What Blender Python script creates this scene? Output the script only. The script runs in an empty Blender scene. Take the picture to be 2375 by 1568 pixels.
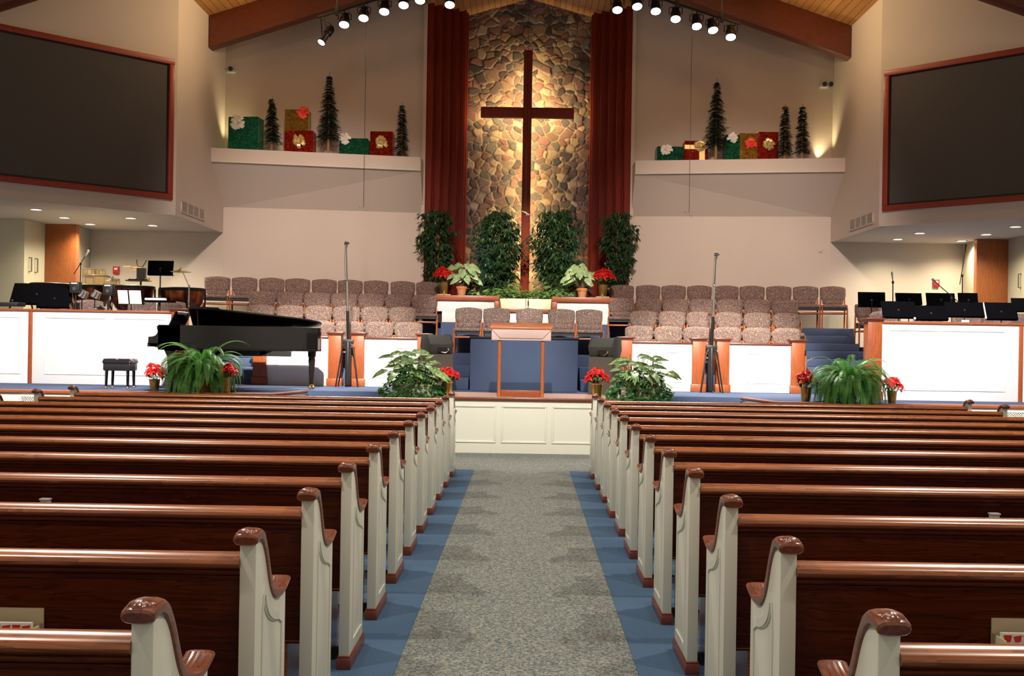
import bpy, bmesh, math, random
from mathutils import Vector, Matrix, noise
import numpy as np
PI = math.pi
C = bpy.context.scene.collection
R = random.Random(7)

# ------------------------------------------------------------------ camera model (2375 x 1568)
F, VPX, VPY, ROLL, EYE = 2500.0, 1218.0, 793.0, 0.016, 1.55
def at(px, py, Y):
    "world point at depth Y seen at photo pixel px, py"
    u, v = px - VPX, py - VPY
    c, s = math.cos(ROLL), math.sin(ROLL)
    return Vector(((u*c + v*s)/F*Y, Y, EYE - (-u*s + v*c)/F*Y))

# ------------------------------------------------------------------ mesh builder
class MB:
    def __init__(self):
        self.v = []; self.f = []; self.mi = []; self.cur = 0
    def add(self, vs, fs):
        n = len(self.v)
        self.v += [tuple(p) for p in vs]
        self.f += [tuple(i + n for i in f) for f in fs]
        self.mi += [self.cur]*len(fs)
        return self
    def box(self, x0, y0, z0, x1, y1, z1, M=None):
        vs = [Vector(p) for p in ((x0,y0,z0),(x1,y0,z0),(x1,y1,z0),(x0,y1,z0),(x0,y0,z1),(x1,y0,z1),(x1,y1,z1),(x0,y1,z1))]
        if M is not None: vs = [M @ p for p in vs]
        return self.add(vs, [(0,3,2,1),(4,5,6,7),(0,1,5,4),(1,2,6,5),(2,3,7,6),(3,0,4,7)])
    def cbox(self, c, s, M=None):
        return self.box(c[0]-s[0]/2, c[1]-s[1]/2, c[2]-s[2]/2, c[0]+s[0]/2, c[1]+s[1]/2, c[2]+s[2]/2, M)
    def poly(self, pts):
        return self.add(pts, [tuple(range(len(pts)))])
    def prism(self, pts, d):
        "closed planar outline pts (3D) extruded along vector d"
        n = len(pts); d = Vector(d); pts = [Vector(p) for p in pts]
        vs = pts + [p + d for p in pts]
        fs = [tuple(range(n))[::-1], tuple(range(n, 2*n))] + [(i, (i+1) % n, n + (i+1) % n, n + i) for i in range(n)]
        return self.add(vs, fs)
    def tube(self, pts, r, n=8, caps=True, closed=False, flat=None):
        pts = [Vector(p) for p in pts]; m = len(pts)
        rr = r if isinstance(r, (list, tuple)) else [r]*m
        up = None; rings = []
        for i, p in enumerate(pts):
            if closed: t = (pts[(i+1) % m] - pts[i-1])
            else: t = pts[min(i+1, m-1)] - pts[max(i-1, 0)]
            if t.length < 1e-9: t = Vector((0,0,1))
            t.normalize()
            if up is None:
                up = Vector((0,0,1)) if abs(t.z) < .9 else Vector((1,0,0))
            a = (up - t*up.dot(t))
            if a.length < 1e-6: a = t.orthogonal()
            a.normalize(); up = a; b = t.cross(a)
            fa, fb = flat or (1, 1)
            rings.append([p + (a*math.cos(2*PI*k/n)*fa + b*math.sin(2*PI*k/n)*fb)*rr[i] for k in range(n)])
        vs = [q for g in rings for q in g]; fs = []
        for i in range(m if closed else m-1):
            j = (i+1) % m
            for k in range(n):
                l = (k+1) % n
                fs.append((i*n+k, i*n+l, j*n+l, j*n+k))
        if caps and not closed:
            fs.append(tuple(range(n))[::-1]); fs.append(tuple(range((m-1)*n, m*n)))
        return self.add(vs, fs)
    def lathe(self, prof, c=(0,0,0), n=20, M=None, caps=True):
        vs = []; fs = []; m = len(prof); c = Vector(c)
        for r, z in prof:
            for k in range(n):
                p = Vector((r*math.cos(2*PI*k/n), r*math.sin(2*PI*k/n), z))
                if M is not None: p = M @ p
                vs.append(p + c)
        for i in range(m-1):
            for k in range(n):
                l = (k+1) % n
                fs.append((i*n+k, i*n+l, (i+1)*n+l, (i+1)*n+k))
        if caps:
            fs.append(tuple(range(n))[::-1]); fs.append(tuple(range((m-1)*n, m*n)))
        return self.add(vs, fs)
    def ell(self, c, r, nu=12, nv=8, M=None):
        prof = [(math.sin(PI*(i+.02)/(nv+.04)), -math.cos(PI*(i+.02)/(nv+.04))) for i in range(nv+1)]
        S = Matrix.Diagonal((r[0], r[1], r[2])).to_4x4()
        return self.lathe(prof, c, nu, (M @ S) if M is not None else S)
    def leaf(self, p, d, up, L, W, bend=.25, fold=.2):
        "a bent, folded leaf of six quads/tris"
        p = Vector(p); d = Vector(d).normalized(); up = Vector(up)
        s = d.cross(up)
        if s.length < 1e-5: s = d.orthogonal()
        s.normalize(); n = s.cross(d)
        def q(t, w, z): return p + d*(L*t) + s*w + n*z
        h = fold*W
        vs = [q(0,0,0), q(.35,-W/2,h-bend*L*.10), q(.35,0,-bend*L*.10), q(.35,W/2,h-bend*L*.10),
              q(.72,-W*.36,h*.7-bend*L*.45), q(.72,0,-bend*L*.45), q(.72,W*.36,h*.7-bend*L*.45), q(1,0,-bend*L)]
        return self.add(vs, [(0,2,1),(0,3,2),(1,2,5,4),(2,3,6,5),(4,5,7),(5,6,7)])
    def ribbon(self, pts, w, side):
        "flat strip through pts, width w along side vector(s)"
        m = len(pts); vs = []
        for i, p in enumerate(pts):
            sd = Vector(side[i] if isinstance(side, list) else side)
            ww = w[i] if isinstance(w, list) else w
            vs += [Vector(p) - sd*ww/2, Vector(p) + sd*ww/2]
        return self.add(vs, [(2*i, 2*i+1, 2*i+3, 2*i+2) for i in range(m-1)])
    def build(self, name, mats, parent=None, loc=(0,0,0), rotz=0, smooth=True, bevel=0, seg=2, recalc=True, ang=35):
        me = bpy.data.meshes.new(name)
        me.from_pydata(self.v, [], self.f)
        if not isinstance(mats, (list, tuple)): mats = [mats]
        for m in mats: me.materials.append(m)
        if len(mats) > 1:
            me.polygons.foreach_set('material_index', self.mi)
        if recalc or bevel:
            bm = bmesh.new(); bm.from_mesh(me)
            if recalc: bmesh.ops.recalc_face_normals(bm, faces=bm.faces)
            if bevel:
                es = [e for e in bm.edges if len(e.link_faces) == 2 and e.calc_face_angle(0) > .6]
                bmesh.ops.bevel(bm, geom=es, offset=bevel, segments=seg, affect='EDGES', profile=.5, clamp_overlap=True)
            bm.to_mesh(me); bm.free()
        if smooth:
            me.polygons.foreach_set('use_smooth', [True]*len(me.polygons))
            me.set_sharp_from_angle(angle=math.radians(ang))
        o = bpy.data.objects.new(name, me)
        o.location = loc; o.rotation_euler = (0, 0, rotz)
        C.objects.link(o)
        if parent is not None: o.parent = parent
        return o

def tag(o, label=None, cat=None, group=None, kind=None):
    if label: o['label'] = label
    if cat: o['category'] = cat
    if group: o['group'] = group
    if kind: o['kind'] = kind
    return o
def thing(name, label, cat, loc=(0,0,0), rotz=0, group=None):
    o = bpy.data.objects.new(name, None); o.empty_display_size = .1
    o.location = loc; o.rotation_euler = (0, 0, rotz); C.objects.link(o)
    return tag(o, label, cat, group)
KIDS = {}
def dup(root, loc, rotz=0, label=None, group=None):
    r = root.copy(); C.objects.link(r); r.location = loc; r.rotation_euler = (0, 0, rotz)
    if label: r['label'] = label
    if group: r['group'] = group
    ch_list = [c for c in bpy.data.objects if c.parent == root] if root.name not in KIDS else [bpy.data.objects[n] for n in KIDS[root.name]]
    KIDS[root.name] = [c.name for c in ch_list]
    for ch in ch_list:
        c = ch.copy(); C.objects.link(c); c.parent = r
        if ch.name not in KIDS: KIDS[ch.name] = [g.name for g in bpy.data.objects if g.parent == ch]
        for gn in KIDS[ch.name]:
            d = bpy.data.objects[gn].copy(); C.objects.link(d); d.parent = c
    return r
def struct(o): o['kind'] = 'structure'; return o

# ------------------------------------------------------------------ materials
def newmat(name):
    m = bpy.data.materials.new(name); m.use_nodes = True
    nt = m.node_tree; b = nt.nodes['Principled BSDF']
    return m, nt, b
def plain(name, col, rough=.5, metal=0, spec=.5, emit=None, estr=0, coat=0, trans=0, sub=0):
    m, nt, b = newmat(name)
    b.inputs['Base Color'].default_value = (*col, 1); b.inputs['Roughness'].default_value = rough
    b.inputs['Metallic'].default_value = metal; b.inputs['Specular IOR Level'].default_value = spec
    b.inputs['Coat Weight'].default_value = coat; b.inputs['Transmission Weight'].default_value = trans
    if emit:
        b.inputs['Emission Color'].default_value = (*emit, 1); b.inputs['Emission Strength'].default_value = estr
    return m
def coords(nt, kind='Object', scale=(1,1,1), rnd=True):
    tc = nt.nodes.new('ShaderNodeTexCoord'); mp = nt.nodes.new('ShaderNodeMapping')
    nt.links.new(tc.outputs[kind], mp.inputs['Vector']); mp.inputs['Scale'].default_value = scale
    if rnd:
        oi = nt.nodes.new('ShaderNodeObjectInfo'); mu = nt.nodes.new('ShaderNodeMath'); mu.operation = 'MULTIPLY'
        mu.inputs[1].default_value = 37.0; nt.links.new(oi.outputs['Random'], mu.inputs[0])
        nt.links.new(mu.outputs[0], mp.inputs['Location'])
    return mp.outputs['Vector']
def ramp(nt, src, stops):
    r = nt.nodes.new('ShaderNodeValToRGB'); nt.links.new(src, r.inputs['Fac'])
    e = r.color_ramp.elements
    while len(e) > 1: e.remove(e[-1])
    e[0].position = stops[0][0]; e[0].color = (*stops[0][1], 1)
    for p, c in stops[1:]:
        x = e.new(p); x.color = (*c, 1)
    return r.outputs['Color']
def bump(nt, b, src, strength=.2, dist=.01):
    n = nt.nodes.new('ShaderNodeBump'); n.inputs['Strength'].default_value = strength; n.inputs['Distance'].default_value = dist
    nt.links.new(src, n.inputs['Height']); nt.links.new(n.outputs['Normal'], b.inputs['Normal'])
def noise_tex(nt, vec, scale, detail=3, rough=.5, dist=0):
    n = nt.nodes.new('ShaderNodeTexNoise'); n.inputs['Scale'].default_value = scale; n.inputs['Detail'].default_value = detail
    n.inputs['Roughness'].default_value = rough; n.inputs['Distortion'].default_value = dist
    nt.links.new(vec, n.inputs['Vector']); return n.outputs['Fac']
def wood(name, dark, light, axis='x', rough=.3, coat=.3, fine=1.0, spec=.5):
    m, nt, b = newmat(name)
    sc = {'x': (.55, 7, 7), 'y': (7, .55, 7), 'z': (7, 7, .55)}[axis]
    v = coords(nt, scale=tuple(s*fine for s in sc))
    n1 = noise_tex(nt, v, 1.6, 4, .55, 1.2)
    mlt = nt.nodes.new('ShaderNodeMath'); mlt.operation = 'MULTIPLY'; mlt.inputs[1].default_value = 9
    nt.links.new(n1, mlt.inputs[0])
    fr = nt.nodes.new('ShaderNodeMath'); fr.operation = 'FRACT'; nt.links.new(mlt.outputs[0], fr.inputs[0])
    n2 = noise_tex(nt, v, 14, 3, .6)
    mx = nt.nodes.new('ShaderNodeMath'); mx.operation = 'MULTIPLY_ADD'; mx.inputs[1].default_value = .45
    nt.links.new(n2, mx.inputs[0]); 
    ml2 = nt.nodes.new('ShaderNodeMath'); ml2.operation = 'MULTIPLY'; ml2.inputs[1].default_value = .5
    nt.links.new(fr.outputs[0], ml2.inputs[0]); nt.links.new(ml2.outputs[0], mx.inputs[2])
    c = ramp(nt, mx.outputs[0], [(.1, dark), (.38, tuple((a+c2)/2 for a, c2 in zip(dark, light))), (.8, light)])
    nt.links.new(c, b.inputs['Base Color'])
    b.inputs['Roughness'].default_value = rough; b.inputs['Coat Weight'].default_value = coat
    b.inputs['Coat Roughness'].default_value = .18; b.inputs['Specular IOR Level'].default_value = spec
    bump(nt, b, mx.outputs[0], .08, .003)
    return m
def speckle(name, stops, scale=60, rough=.95, bstr=.3, bd=.004, rnd=False, big=0):
    m, nt, b = newmat(name)
    v = coords(nt, rnd=rnd)
    n = noise_tex(nt, v, scale, 4, .7)
    c = ramp(nt, n, stops)
    if big:
        n3 = noise_tex(nt, v, 1.3, 3, .5)
        c3 = ramp(nt, n3, [(.3, (1-big,)*3), (.7, (1,)*3)])
        mm = nt.nodes.new('ShaderNodeMixRGB'); mm.blend_type = 'MULTIPLY'; mm.inputs['Fac'].default_value = 1
        nt.links.new(c, mm.inputs['Color1']); nt.links.new(c3, mm.inputs['Color2']); c = mm.outputs['Color']
    nt.links.new(c, b.inputs['Base Color']); b.inputs['Roughness'].default_value = rough
    b.inputs['Specular IOR Level'].default_value = .15
    bump(nt, b, n, bstr, bd)
    return m
def paint(name, col, rough=.6, spec=.35):
    m, nt, b = newmat(name)
    v = coords(nt, rnd=False)
    n = noise_tex(nt, v, 90, 3, .6); n2 = noise_tex(nt, v, .8, 2, .5)
    c = ramp(nt, n2, [(.3, tuple(x*.96 for x in col)), (.7, col)])
    nt.links.new(c, b.inputs['Base Color']); b.inputs['Roughness'].default_value = rough
    b.inputs['Specular IOR Level'].default_value = spec
    bump(nt, b, n, .06, .002)
    return m

M = {}
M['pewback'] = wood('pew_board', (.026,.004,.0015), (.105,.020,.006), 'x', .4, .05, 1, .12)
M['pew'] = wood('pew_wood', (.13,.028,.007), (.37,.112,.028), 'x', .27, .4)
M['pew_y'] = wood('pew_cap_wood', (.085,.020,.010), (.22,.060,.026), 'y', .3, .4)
M['trimwood'] = wood('stage_wood', (.20,.038,.008), (.38,.090,.020), 'z', .42, .08)
M['trimwood_x'] = wood('stage_wood_long', (.20,.040,.009), (.38,.090,.022), 'x', .42, .08)
M['redwood'] = wood('jamb_wood', (.12,.011,.005), (.21,.022,.008), 'z', .6, .0, 1, .2)
M['cross'] = wood('cross_wood', (.15,.020,.008), (.25,.036,.013), 'z', .55, .0, 1, .25)
M['beam'] = wood('beam_wood', (.10,.022,.009), (.18,.042,.015), 'x', .5, .05)
M['plinth'] = wood('plinth_wood', (.10,.020,.010), (.17,.040,.019), 'y', .35, .3)
M['chairwood'] = wood('chair_wood', (.33,.085,.030), (.55,.17,.06), 'z', .35, .2, 3)
M['column'] = wood('column_wood', (.22,.060,.014), (.38,.115,.030), 'z', .45, .1)
M['white'] = paint('white_gloss_paint', (.66,.66,.57), .28, .5)
M['panel'] = paint('stage_panel_paint', (.80,.79,.77), .4, .4)
M['wall'] = paint('wall_paint', (.60,.53,.46), .85, .2)
M['alcove'] = paint('alcove_paint', (.50,.47,.36), .85, .2)
M['cream'] = paint('cream_paint', (.72,.62,.42), .6)
M['blue'] = speckle('blue_carpet', [(.3,(.058,.080,.148)),(.5,(.080,.110,.195)),(.7,(.115,.150,.255))], 130, big=.15)
M['aisleblue'] = speckle('aisle_blue_carpet', [(.3,(.048,.088,.15)),(.5,(.066,.118,.20)),(.7,(.09,.15,.25))], 110, big=.25)
M['grey'] = speckle('grey_carpet', [(.36,(.045,.06,.065)),(.47,(.12,.14,.138)),(.53,(.175,.19,.178)),(.62,(.31,.28,.22))], 75, bstr=.5, bd=.006)
M['fabric'] = speckle('chair_fabric', [(.30,(.065,.055,.07)),(.44,(.12,.085,.085)),(.52,(.18,.12,.10)),(.60,(.30,.205,.145)),(.70,(.46,.36,.25))], 55, rnd=True)
M['platform'] = wood('platform_floor', (.55,.33,.26), (.70,.45,.36), 'x', .5, .1)
M['black'] = plain('black_plastic', (.012,.012,.013), .45)
M['blackgloss'] = plain('black_lacquer', (.006,.005,.005), .06, coat=0)
M['blacksatin'] = plain('black_satin', (.006,.005,.005), .4, spec=.2)
M['blackmetal'] = plain('black_metal', (.02,.019,.018), .4, .6)
M['standdesk'] = plain('stand_desk_black', (.004,.004,.005), .8, spec=0)
M['leather'] = plain('black_leather', (.02,.017,.02), .22)
M['charcoal'] = speckle('speaker_paint', [(.3,(.05,.05,.045)),(.7,(.09,.09,.08))], 200, .7, .3, .002)
M['brownbox'] = speckle('speaker_box_carpet', [(.3,(.085,.068,.055)),(.7,(.12,.10,.085))], 160, .9, .3, .002)
M['chrome'] = plain('chrome', (.8,.8,.78), .15, 1)
M['brass'] = plain('brass', (.75,.52,.18), .25, 1)
M['copper'] = plain('copper_bowl', (.30,.10,.045), .22, 1)
M['paper'] = plain('paper', (.88,.88,.86), .7)
M['terracotta'] = plain('terracotta', (.55,.22,.09), .8)
M['goldfoil'] = plain('gold_pot_foil', (.62,.42,.12), .25, 1)
M['soil'] = plain('soil', (.03,.02,.012), 1)
M['screen'] = speckle('screen_cloth', [(.3,(.075,.068,.063)),(.7,(.10,.092,.086))], 180, .85)
M['screenframe'] = wood('screen_frame_wood', (.20,.018,.007), (.30,.030,.011), 'x', .5, .05)
M['drumshell'] = plain('drum_shell', (.33,.22,.10), .3, coat=.4)
M['drumhead'] = plain('drum_head', (.5,.46,.38), .5)
M['cymbal'] = plain('cymbal_bronze', (.72,.55,.25), .3, 1)
M['firered'] = plain('alarm_red', (.55,.02,.015), .4)
M['greybox'] = plain('grey_plastic', (.55,.53,.5), .5)
M['ventgrey'] = plain('vent_paint', (.52,.47,.42), .5)
M['ventdark'] = plain('vent_shadow', (.10,.085,.07), .8)
M['lens'] = plain('lamp_lens', (1,1,1), .3, emit=(1,.97,.88), estr=14)
M['downlens'] = plain('downlight_lens', (1,1,1), .3, emit=(1,.90,.68), estr=6)
M['strip'] = plain('cross_strip_light', (1,1,1), .3, emit=(1,.80,.42), estr=9)
M['reglass'] = plain('frosted_acrylic', (.90,.66,.62), .35, trans=.25)
M['redfoilr'] = None
def foil(name, c1, c2, c3):
    m, nt, b = newmat(name)
    v = coords(nt, scale=(1,1,1.0))
    n = noise_tex(nt, v, 11, 5, .7, 2.5)
    vo = nt.nodes.new('ShaderNodeTexVoronoi'); vo.inputs['Scale'].default_value = 16; nt.links.new(v, vo.inputs['Vector'])
    ad = nt.nodes.new('ShaderNodeMath'); ad.operation = 'ADD'; nt.links.new(n, ad.inputs[0]); nt.links.new(vo.outputs['Distance'], ad.inputs[1])
    c = ramp(nt, n, [(.3, c1), (.5, c2), (.68, c3)])
    nt.links.new(c, b.inputs['Base Color']); b.inputs['Metallic'].default_value = .7; b.inputs['Roughness'].default_value = .2
    bump(nt, b, ad.outputs[0], 1.0, .08)
    return m
M['greenfoil'] = foil('green_foil', (.005,.10,.05), (.02,.28,.13), (.10,.55,.42))
M['redfoil'] = foil('red_foil', (.35,.008,.008), (.70,.03,.015), (.95,.18,.05))
M['goldwrap'] = foil('gold_foil', (.40,.13,.02), (.75,.42,.07), (.75,.75,.15))
M['goldribbon'] = plain('gold_ribbon', (.80,.62,.25), .3, .6)
M['whiteribbon'] = plain('white_ribbon', (.85,.83,.75), .45)
M['redribbon'] = plain('red_ribbon', (.85,.07,.03), .4)
def leafmat(name, c1, c2, c3=None, scale=6, rough=.45, tl=.25):
    m, nt, b = newmat(name)
    v = coords(nt)
    n = noise_tex(nt, v, scale, 3, .6)
    st = [(.32, c1), (.6, c2)] + ([(.7, c3)] if c3 else [])
    nt.links.new(ramp(nt, n, st), b.inputs['Base Color']); b.inputs['Roughness'].default_value = rough
    b.inputs['Specular IOR Level'].default_value = .4
    t = nt.nodes.new('ShaderNodeBsdfTranslucent'); t.inputs['Color'].default_value = (*c2, 1)
    mx = nt.nodes.new('ShaderNodeMixShader'); mx.inputs[0].default_value = tl
    out = nt.nodes['Material Output']
    nt.links.new(b.outputs[0], mx.inputs[1]); nt.links.new(t.outputs[0], mx.inputs[2]); nt.links.new(mx.outputs[0], out.inputs[0])
    return m
M['fern'] = leafmat('fern_leaf', (.05,.20,.045), (.17,.48,.10), (.34,.66,.20), 7)
M['ficus'] = leafmat('ficus_leaf', (.008,.026,.011), (.026,.070,.024), (.065,.14,.04), 8, .35, .15)
M['ground'] = leafmat('pothos_leaf', (.07,.17,.05), (.17,.33,.09), (.50,.58,.28), 14, .4)
M['varieg'] = leafmat('variegated_leaf', (.04,.17,.04), (.36,.52,.20), (.72,.78,.42), 26, .35)
M['ivy'] = leafmat('ivy_leaf', (.015,.07,.02), (.06,.20,.05), (.25,.36,.12), 12, .4)
M['caladium'] = leafmat('caladium_leaf', (.14,.30,.10), (.45,.58,.32), (.74,.80,.55), 16, .5)
M['poin'] = leafmat('poinsettia_bract', (.55,.010,.012), (.85,.030,.022), (.95,.08,.05), 9, .5, .2)
M['poinleaf'] = leafmat('poinsettia_leaf', (.02,.08,.02), (.06,.20,.05), None, 6)
M['fir'] = leafmat('fir_needle', (.004,.012,.008), (.012,.032,.017), (.025,.06,.03), 9, .7, .0)
M['bark'] = plain('bark', (.33,.19,.09), .9)
M['stem'] = plain('stem', (.16,.10,.05), .8)
M['stoneware'] = plain('planter_stone', (.40,.36,.28), .8)

# plank ceiling: boards run along y
m, nt, b = newmat('ceiling_planks')
tc = nt.nodes.new('ShaderNodeTexCoord'); sp = nt.nodes.new('ShaderNodeSeparateXYZ'); nt.links.new(tc.outputs['Object'], sp.inputs[0])
def mth(op, a, bb=None):
    n = nt.nodes.new('ShaderNodeMath'); n.operation = op
    for i, q in enumerate((a, bb)):
        if q is None: continue
        if isinstance(q, (int, float)): n.inputs[i].default_value = q
        else: nt.links.new(q, n.inputs[i])
    return n.outputs[0]
px = mth('DIVIDE', sp.outputs['X'], .13)
fr = mth('FRACT', px); fl = mth('FLOOR', px)
edge = mth('LESS_THAN', fr, .07)
wn = nt.nodes.new('ShaderNodeTexWhiteNoise'); wn.noise_dimensions = '1D'; nt.links.new(fl, wn.inputs['W'])
mp = nt.nodes.new('ShaderNodeMapping'); mp.inputs['Scale'].default_value = (9, .8, 9); nt.links.new(tc.outputs['Object'], mp.inputs['Vector'])
n1 = noise_tex(nt, mp.outputs[0], 2, 4, .6, 1)
mxx = mth('ADD', mth('MULTIPLY', wn.outputs['Value'], .4), mth('MULTIPLY', n1, .6))
c = ramp(nt, mxx, [(.2, (.42,.19,.05)), (.8, (.66,.35,.11))])
mix = nt.nodes.new('ShaderNodeMixRGB'); nt.links.new(edge, mix.inputs['Fac']); nt.links.new(c, mix.inputs['Color1']); mix.inputs['Color2'].default_value = (.10,.035,.01,1)
nt.links.new(mix.outputs[0], b.inputs['Base Color']); b.inputs['Roughness'].default_value = .6
M['planks'] = m
# stone: colour per stone from a mesh attribute
m, nt, b = newmat('field_stone')
a = nt.nodes.new('ShaderNodeAttribute'); a.attribute_name = 'stone_colour'
v = coords(nt, rnd=False); n = noise_tex(nt, v, 22, 5, .7)
mm = nt.nodes.new('ShaderNodeMixRGB'); mm.blend_type = 'MULTIPLY'; mm.inputs['Fac'].default_value = .8
nt.links.new(a.outputs['Color'], mm.inputs['Color1']); nt.links.new(ramp(nt, n, [(.25,(.55,.5,.45)),(.7,(1.15,1.1,1.05))]), mm.inputs['Color2'])
nt.links.new(mm.outputs[0], b.inputs['Base Color']); b.inputs['Roughness'].default_value = .75
bump(nt, b, n, .5, .02)
M['stone'] = m
# lattice vent material parts use geometry
# ================================================================== SETTING
SZ = .763           # stage floor height
def rect_mould(m, x0, z0, x1, z1, y, w=.028, t=.014, face=-1, axis='x'):
    "rectangular picture-frame moulding lying on a wall face (normal -y)"
    for a, b_, c_, d_ in ((x0, z0, x1, z0+w), (x0, z1-w, x1, z1), (x0, z0+w, x0+w, z1-w), (x1-w, z0+w, x1, z1-w)):
        m.box(a, min(y, y+face*t), b_, c_, max(y, y+face*t), d_)
def S(name, m, mat, **k): return struct(m.build(name, mat, **k))

# floors
S('floor', MB().box(-12, -3, -.1, 12, 15.2, 0), M['aisleblue'], smooth=False)
S('floor_aisle', MB().box(-.581, -3, 0, .552, 12.95, .006), M['grey'], smooth=False)
S('floor_front', MB().box(-12, 12.95, 0, 12, 14.93, .006), M['grey'], smooth=False)
# stage
out = [(-12,15.02),(-3.47,15.02),(-3.30,16.1),(-3.30,16.25),(-1.85,16.25),(-1.85,14.95),(1.85,14.95),(1.85,16.25),(3.30,16.25),(3.30,16.1),(3.47,15.02),(12,15.02),(12,24),(-12,24)]
S('floor_stage', MB().prism([(x, y, 0) for x, y in out], (0,0,SZ)), M['blue'], smooth=False)
S('floor_pulpit', MB().box(-1.80, 14.93, SZ, 1.80, 16.45, SZ+.006), M['platform'], smooth=False)
for s in (-1, 1):
    m = MB()
    for i in range(3):
        a, b_ = sorted((s*1.86, s*3.30))
        m.box(a, 15.35+.3*i, 0, b_, 16.25, .19*(i+1))
    S('floor_step', m, M['blue'], bevel=.015)
# central stage front with raised panels
m = MB(); m.box(-1.86, 14.89, .0, 1.86, 14.95, SZ-.03)
for k in range(-2, 3): rect_mould(m, k*.70-.315, .15, k*.70+.315, .668, 14.89)
for s in (-1, 1): m.box(min(s*1.85, s*1.89), 14.89, 0, max(s*1.85, s*1.89), 16.25, SZ-.03)
S('wall_stage_front', m, M['white'], bevel=.006)
m = MB(); m.box(-1.90, 14.86, SZ-.03, 1.90, 14.98, SZ+.012)
for s in (-1, 1): m.box(min(s*1.82, s*1.91), 14.9, SZ-.03, max(s*1.82, s*1.91), 16.2, SZ+.012)
S('trim_1', m, M['plinth'], bevel=.008)
# side stage fronts
for s, nm in ((-1, 'left'), (1, 'right')):
    m = MB(); a, b_ = sorted((s*3.47, s*12))
    m.box(a, 14.96, 0, b_, 15.02, SZ-.03)
    p = [(s*3.47,14.96,0),(s*3.26,16.15,0),(s*3.30,16.15,0),(s*3.51,15.02,0)]
    m.prism(p, (0,0,SZ-.03))
    for k in range(9):
        x = 3.62 + .72*k
        if k == 4: continue
        rect_mould(m, *( (s*x, .15, s*(x+.62), .66) if s > 0 else (s*(x+.62), .15, s*x, .66)), 14.96)
    S('wall_apron_'+nm, m, M['white'], bevel=.005)
    m = MB(); m.box(a, 14.93, SZ-.03, b_, 15.06, SZ+.012)
    m.prism([(s*3.47,14.93,SZ-.03),(s*3.24,16.17,SZ-.03),(s*3.33,16.17,SZ-.03),(s*3.56,15.06,SZ-.03)], (0,0,.042))
    S('trim_'+('2' if s < 0 else '3'), m, M['trimwood_x'], bevel=.008)
    # lattice vent in the apron
    v = thing('lattice_vent', 'small lattice air vent in the white stage front, %s side of the photo' % nm, 'vent', (s*6.83, 14.95, .30))
    f = MB()
    for q in ((-.16,-.02,.16,.0),(-.16,.38,.16,.40),(-.16,0,-.14,.38),(.14,0,.16,.38)): f.box(q[0], -.02, q[1], q[2], .0, q[3])
    f.build('frame', M['white'], v)
    f = MB()
    for k in range(-10, 11):
        x = k*.035
        for sg in (-1, 1):
            z0, z1 = .0, .38
            xa, xb = x - sg*.19, x + sg*.19
            # clip to the frame
            pts = []
            for t in (0, 1):
                pts.append((xa+(xb-xa)*t, z0+(z1-z0)*t))
            t0, t1 = 0, 1
            for lim in (-.14, .14):
                dx = xb-xa; t = (lim-xa)/dx
                if (dx > 0) == (lim < 0): t0 = max(t0, t)
                else: t1 = min(t1, t)
            if t1-t0 > .03:
                f.tube([(xa+(xb-xa)*t0, -.012, z0+.38*t0), (xa+(xb-xa)*t1, -.012, z0+.38*t1)], .006, 4)
    f.build('lattice', M['white'], v)
    MB().box(-.14, -.007, 0, .14, -.004, .38).build('backing', M['ventdark'], v)

# choir tiers
def tier(z0, z1, inner, outer, xin, xout, yb=22.0):
    for s in (-1, 1):
        p = [(s*xin, inner, z0), (s*xout, outer, z0), (s*xout, yb-.02, z0), (s*xin, yb-.02, z0)]
        S('floor_tier', MB().prism(p, (0,0,z1-z0)), M['blue'], smooth=False)
T1, T2, T3, T4 = 1.04, 1.33, 1.60, 1.895
tier(SZ, T1, 18.13, 18.13, 1.62, 4.75)
tier(T1, T2, 19.15, 19.05, 1.62, 4.75)
tier(T2, T3, 20.02, 19.62, 1.62, 4.75)
tier(T3, T4, 20.93, 20.27, 1.62, 6.18)
for s in (-1, 1):
    m = MB(); a, b_ = sorted((s*4.76, s*6.10))
    for k in range(8):
        m.box(a, 18.15+.3*k, SZ if k == 0 else SZ+.1415*k, b_, 21.9, SZ+.1415*(k+1))
    S('floor_stair', m, M['blue'], bevel=.018)
    a, b_ = sorted((s*6.10, s*6.18))
    # wooden stair stringer
    a2, b2 = sorted((s*4.62, s*4.72))
# clergy platform, flanking steps
S('floor_clergy', MB().box(-1.6, 18.1, SZ, 1.6, 20.55, T2), M['blue'], bevel=.01)
for s in (-1, 1):
    m = MB(); a, b_ = sorted((s*.90, s*1.6))
    m.box(a, 17.32, SZ, b_, 18.1, SZ+.19); m.box(a, 17.71, SZ+.19, b_, 18.1, SZ+.38)
    S('floor_chancel_step', m, M['blue'], bevel=.015)
S('floor_chancel_riser', MB().box(-1.6, 20.35, T2, 1.6, 20.62, 1.90), M['blue'], bevel=.01)
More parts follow.
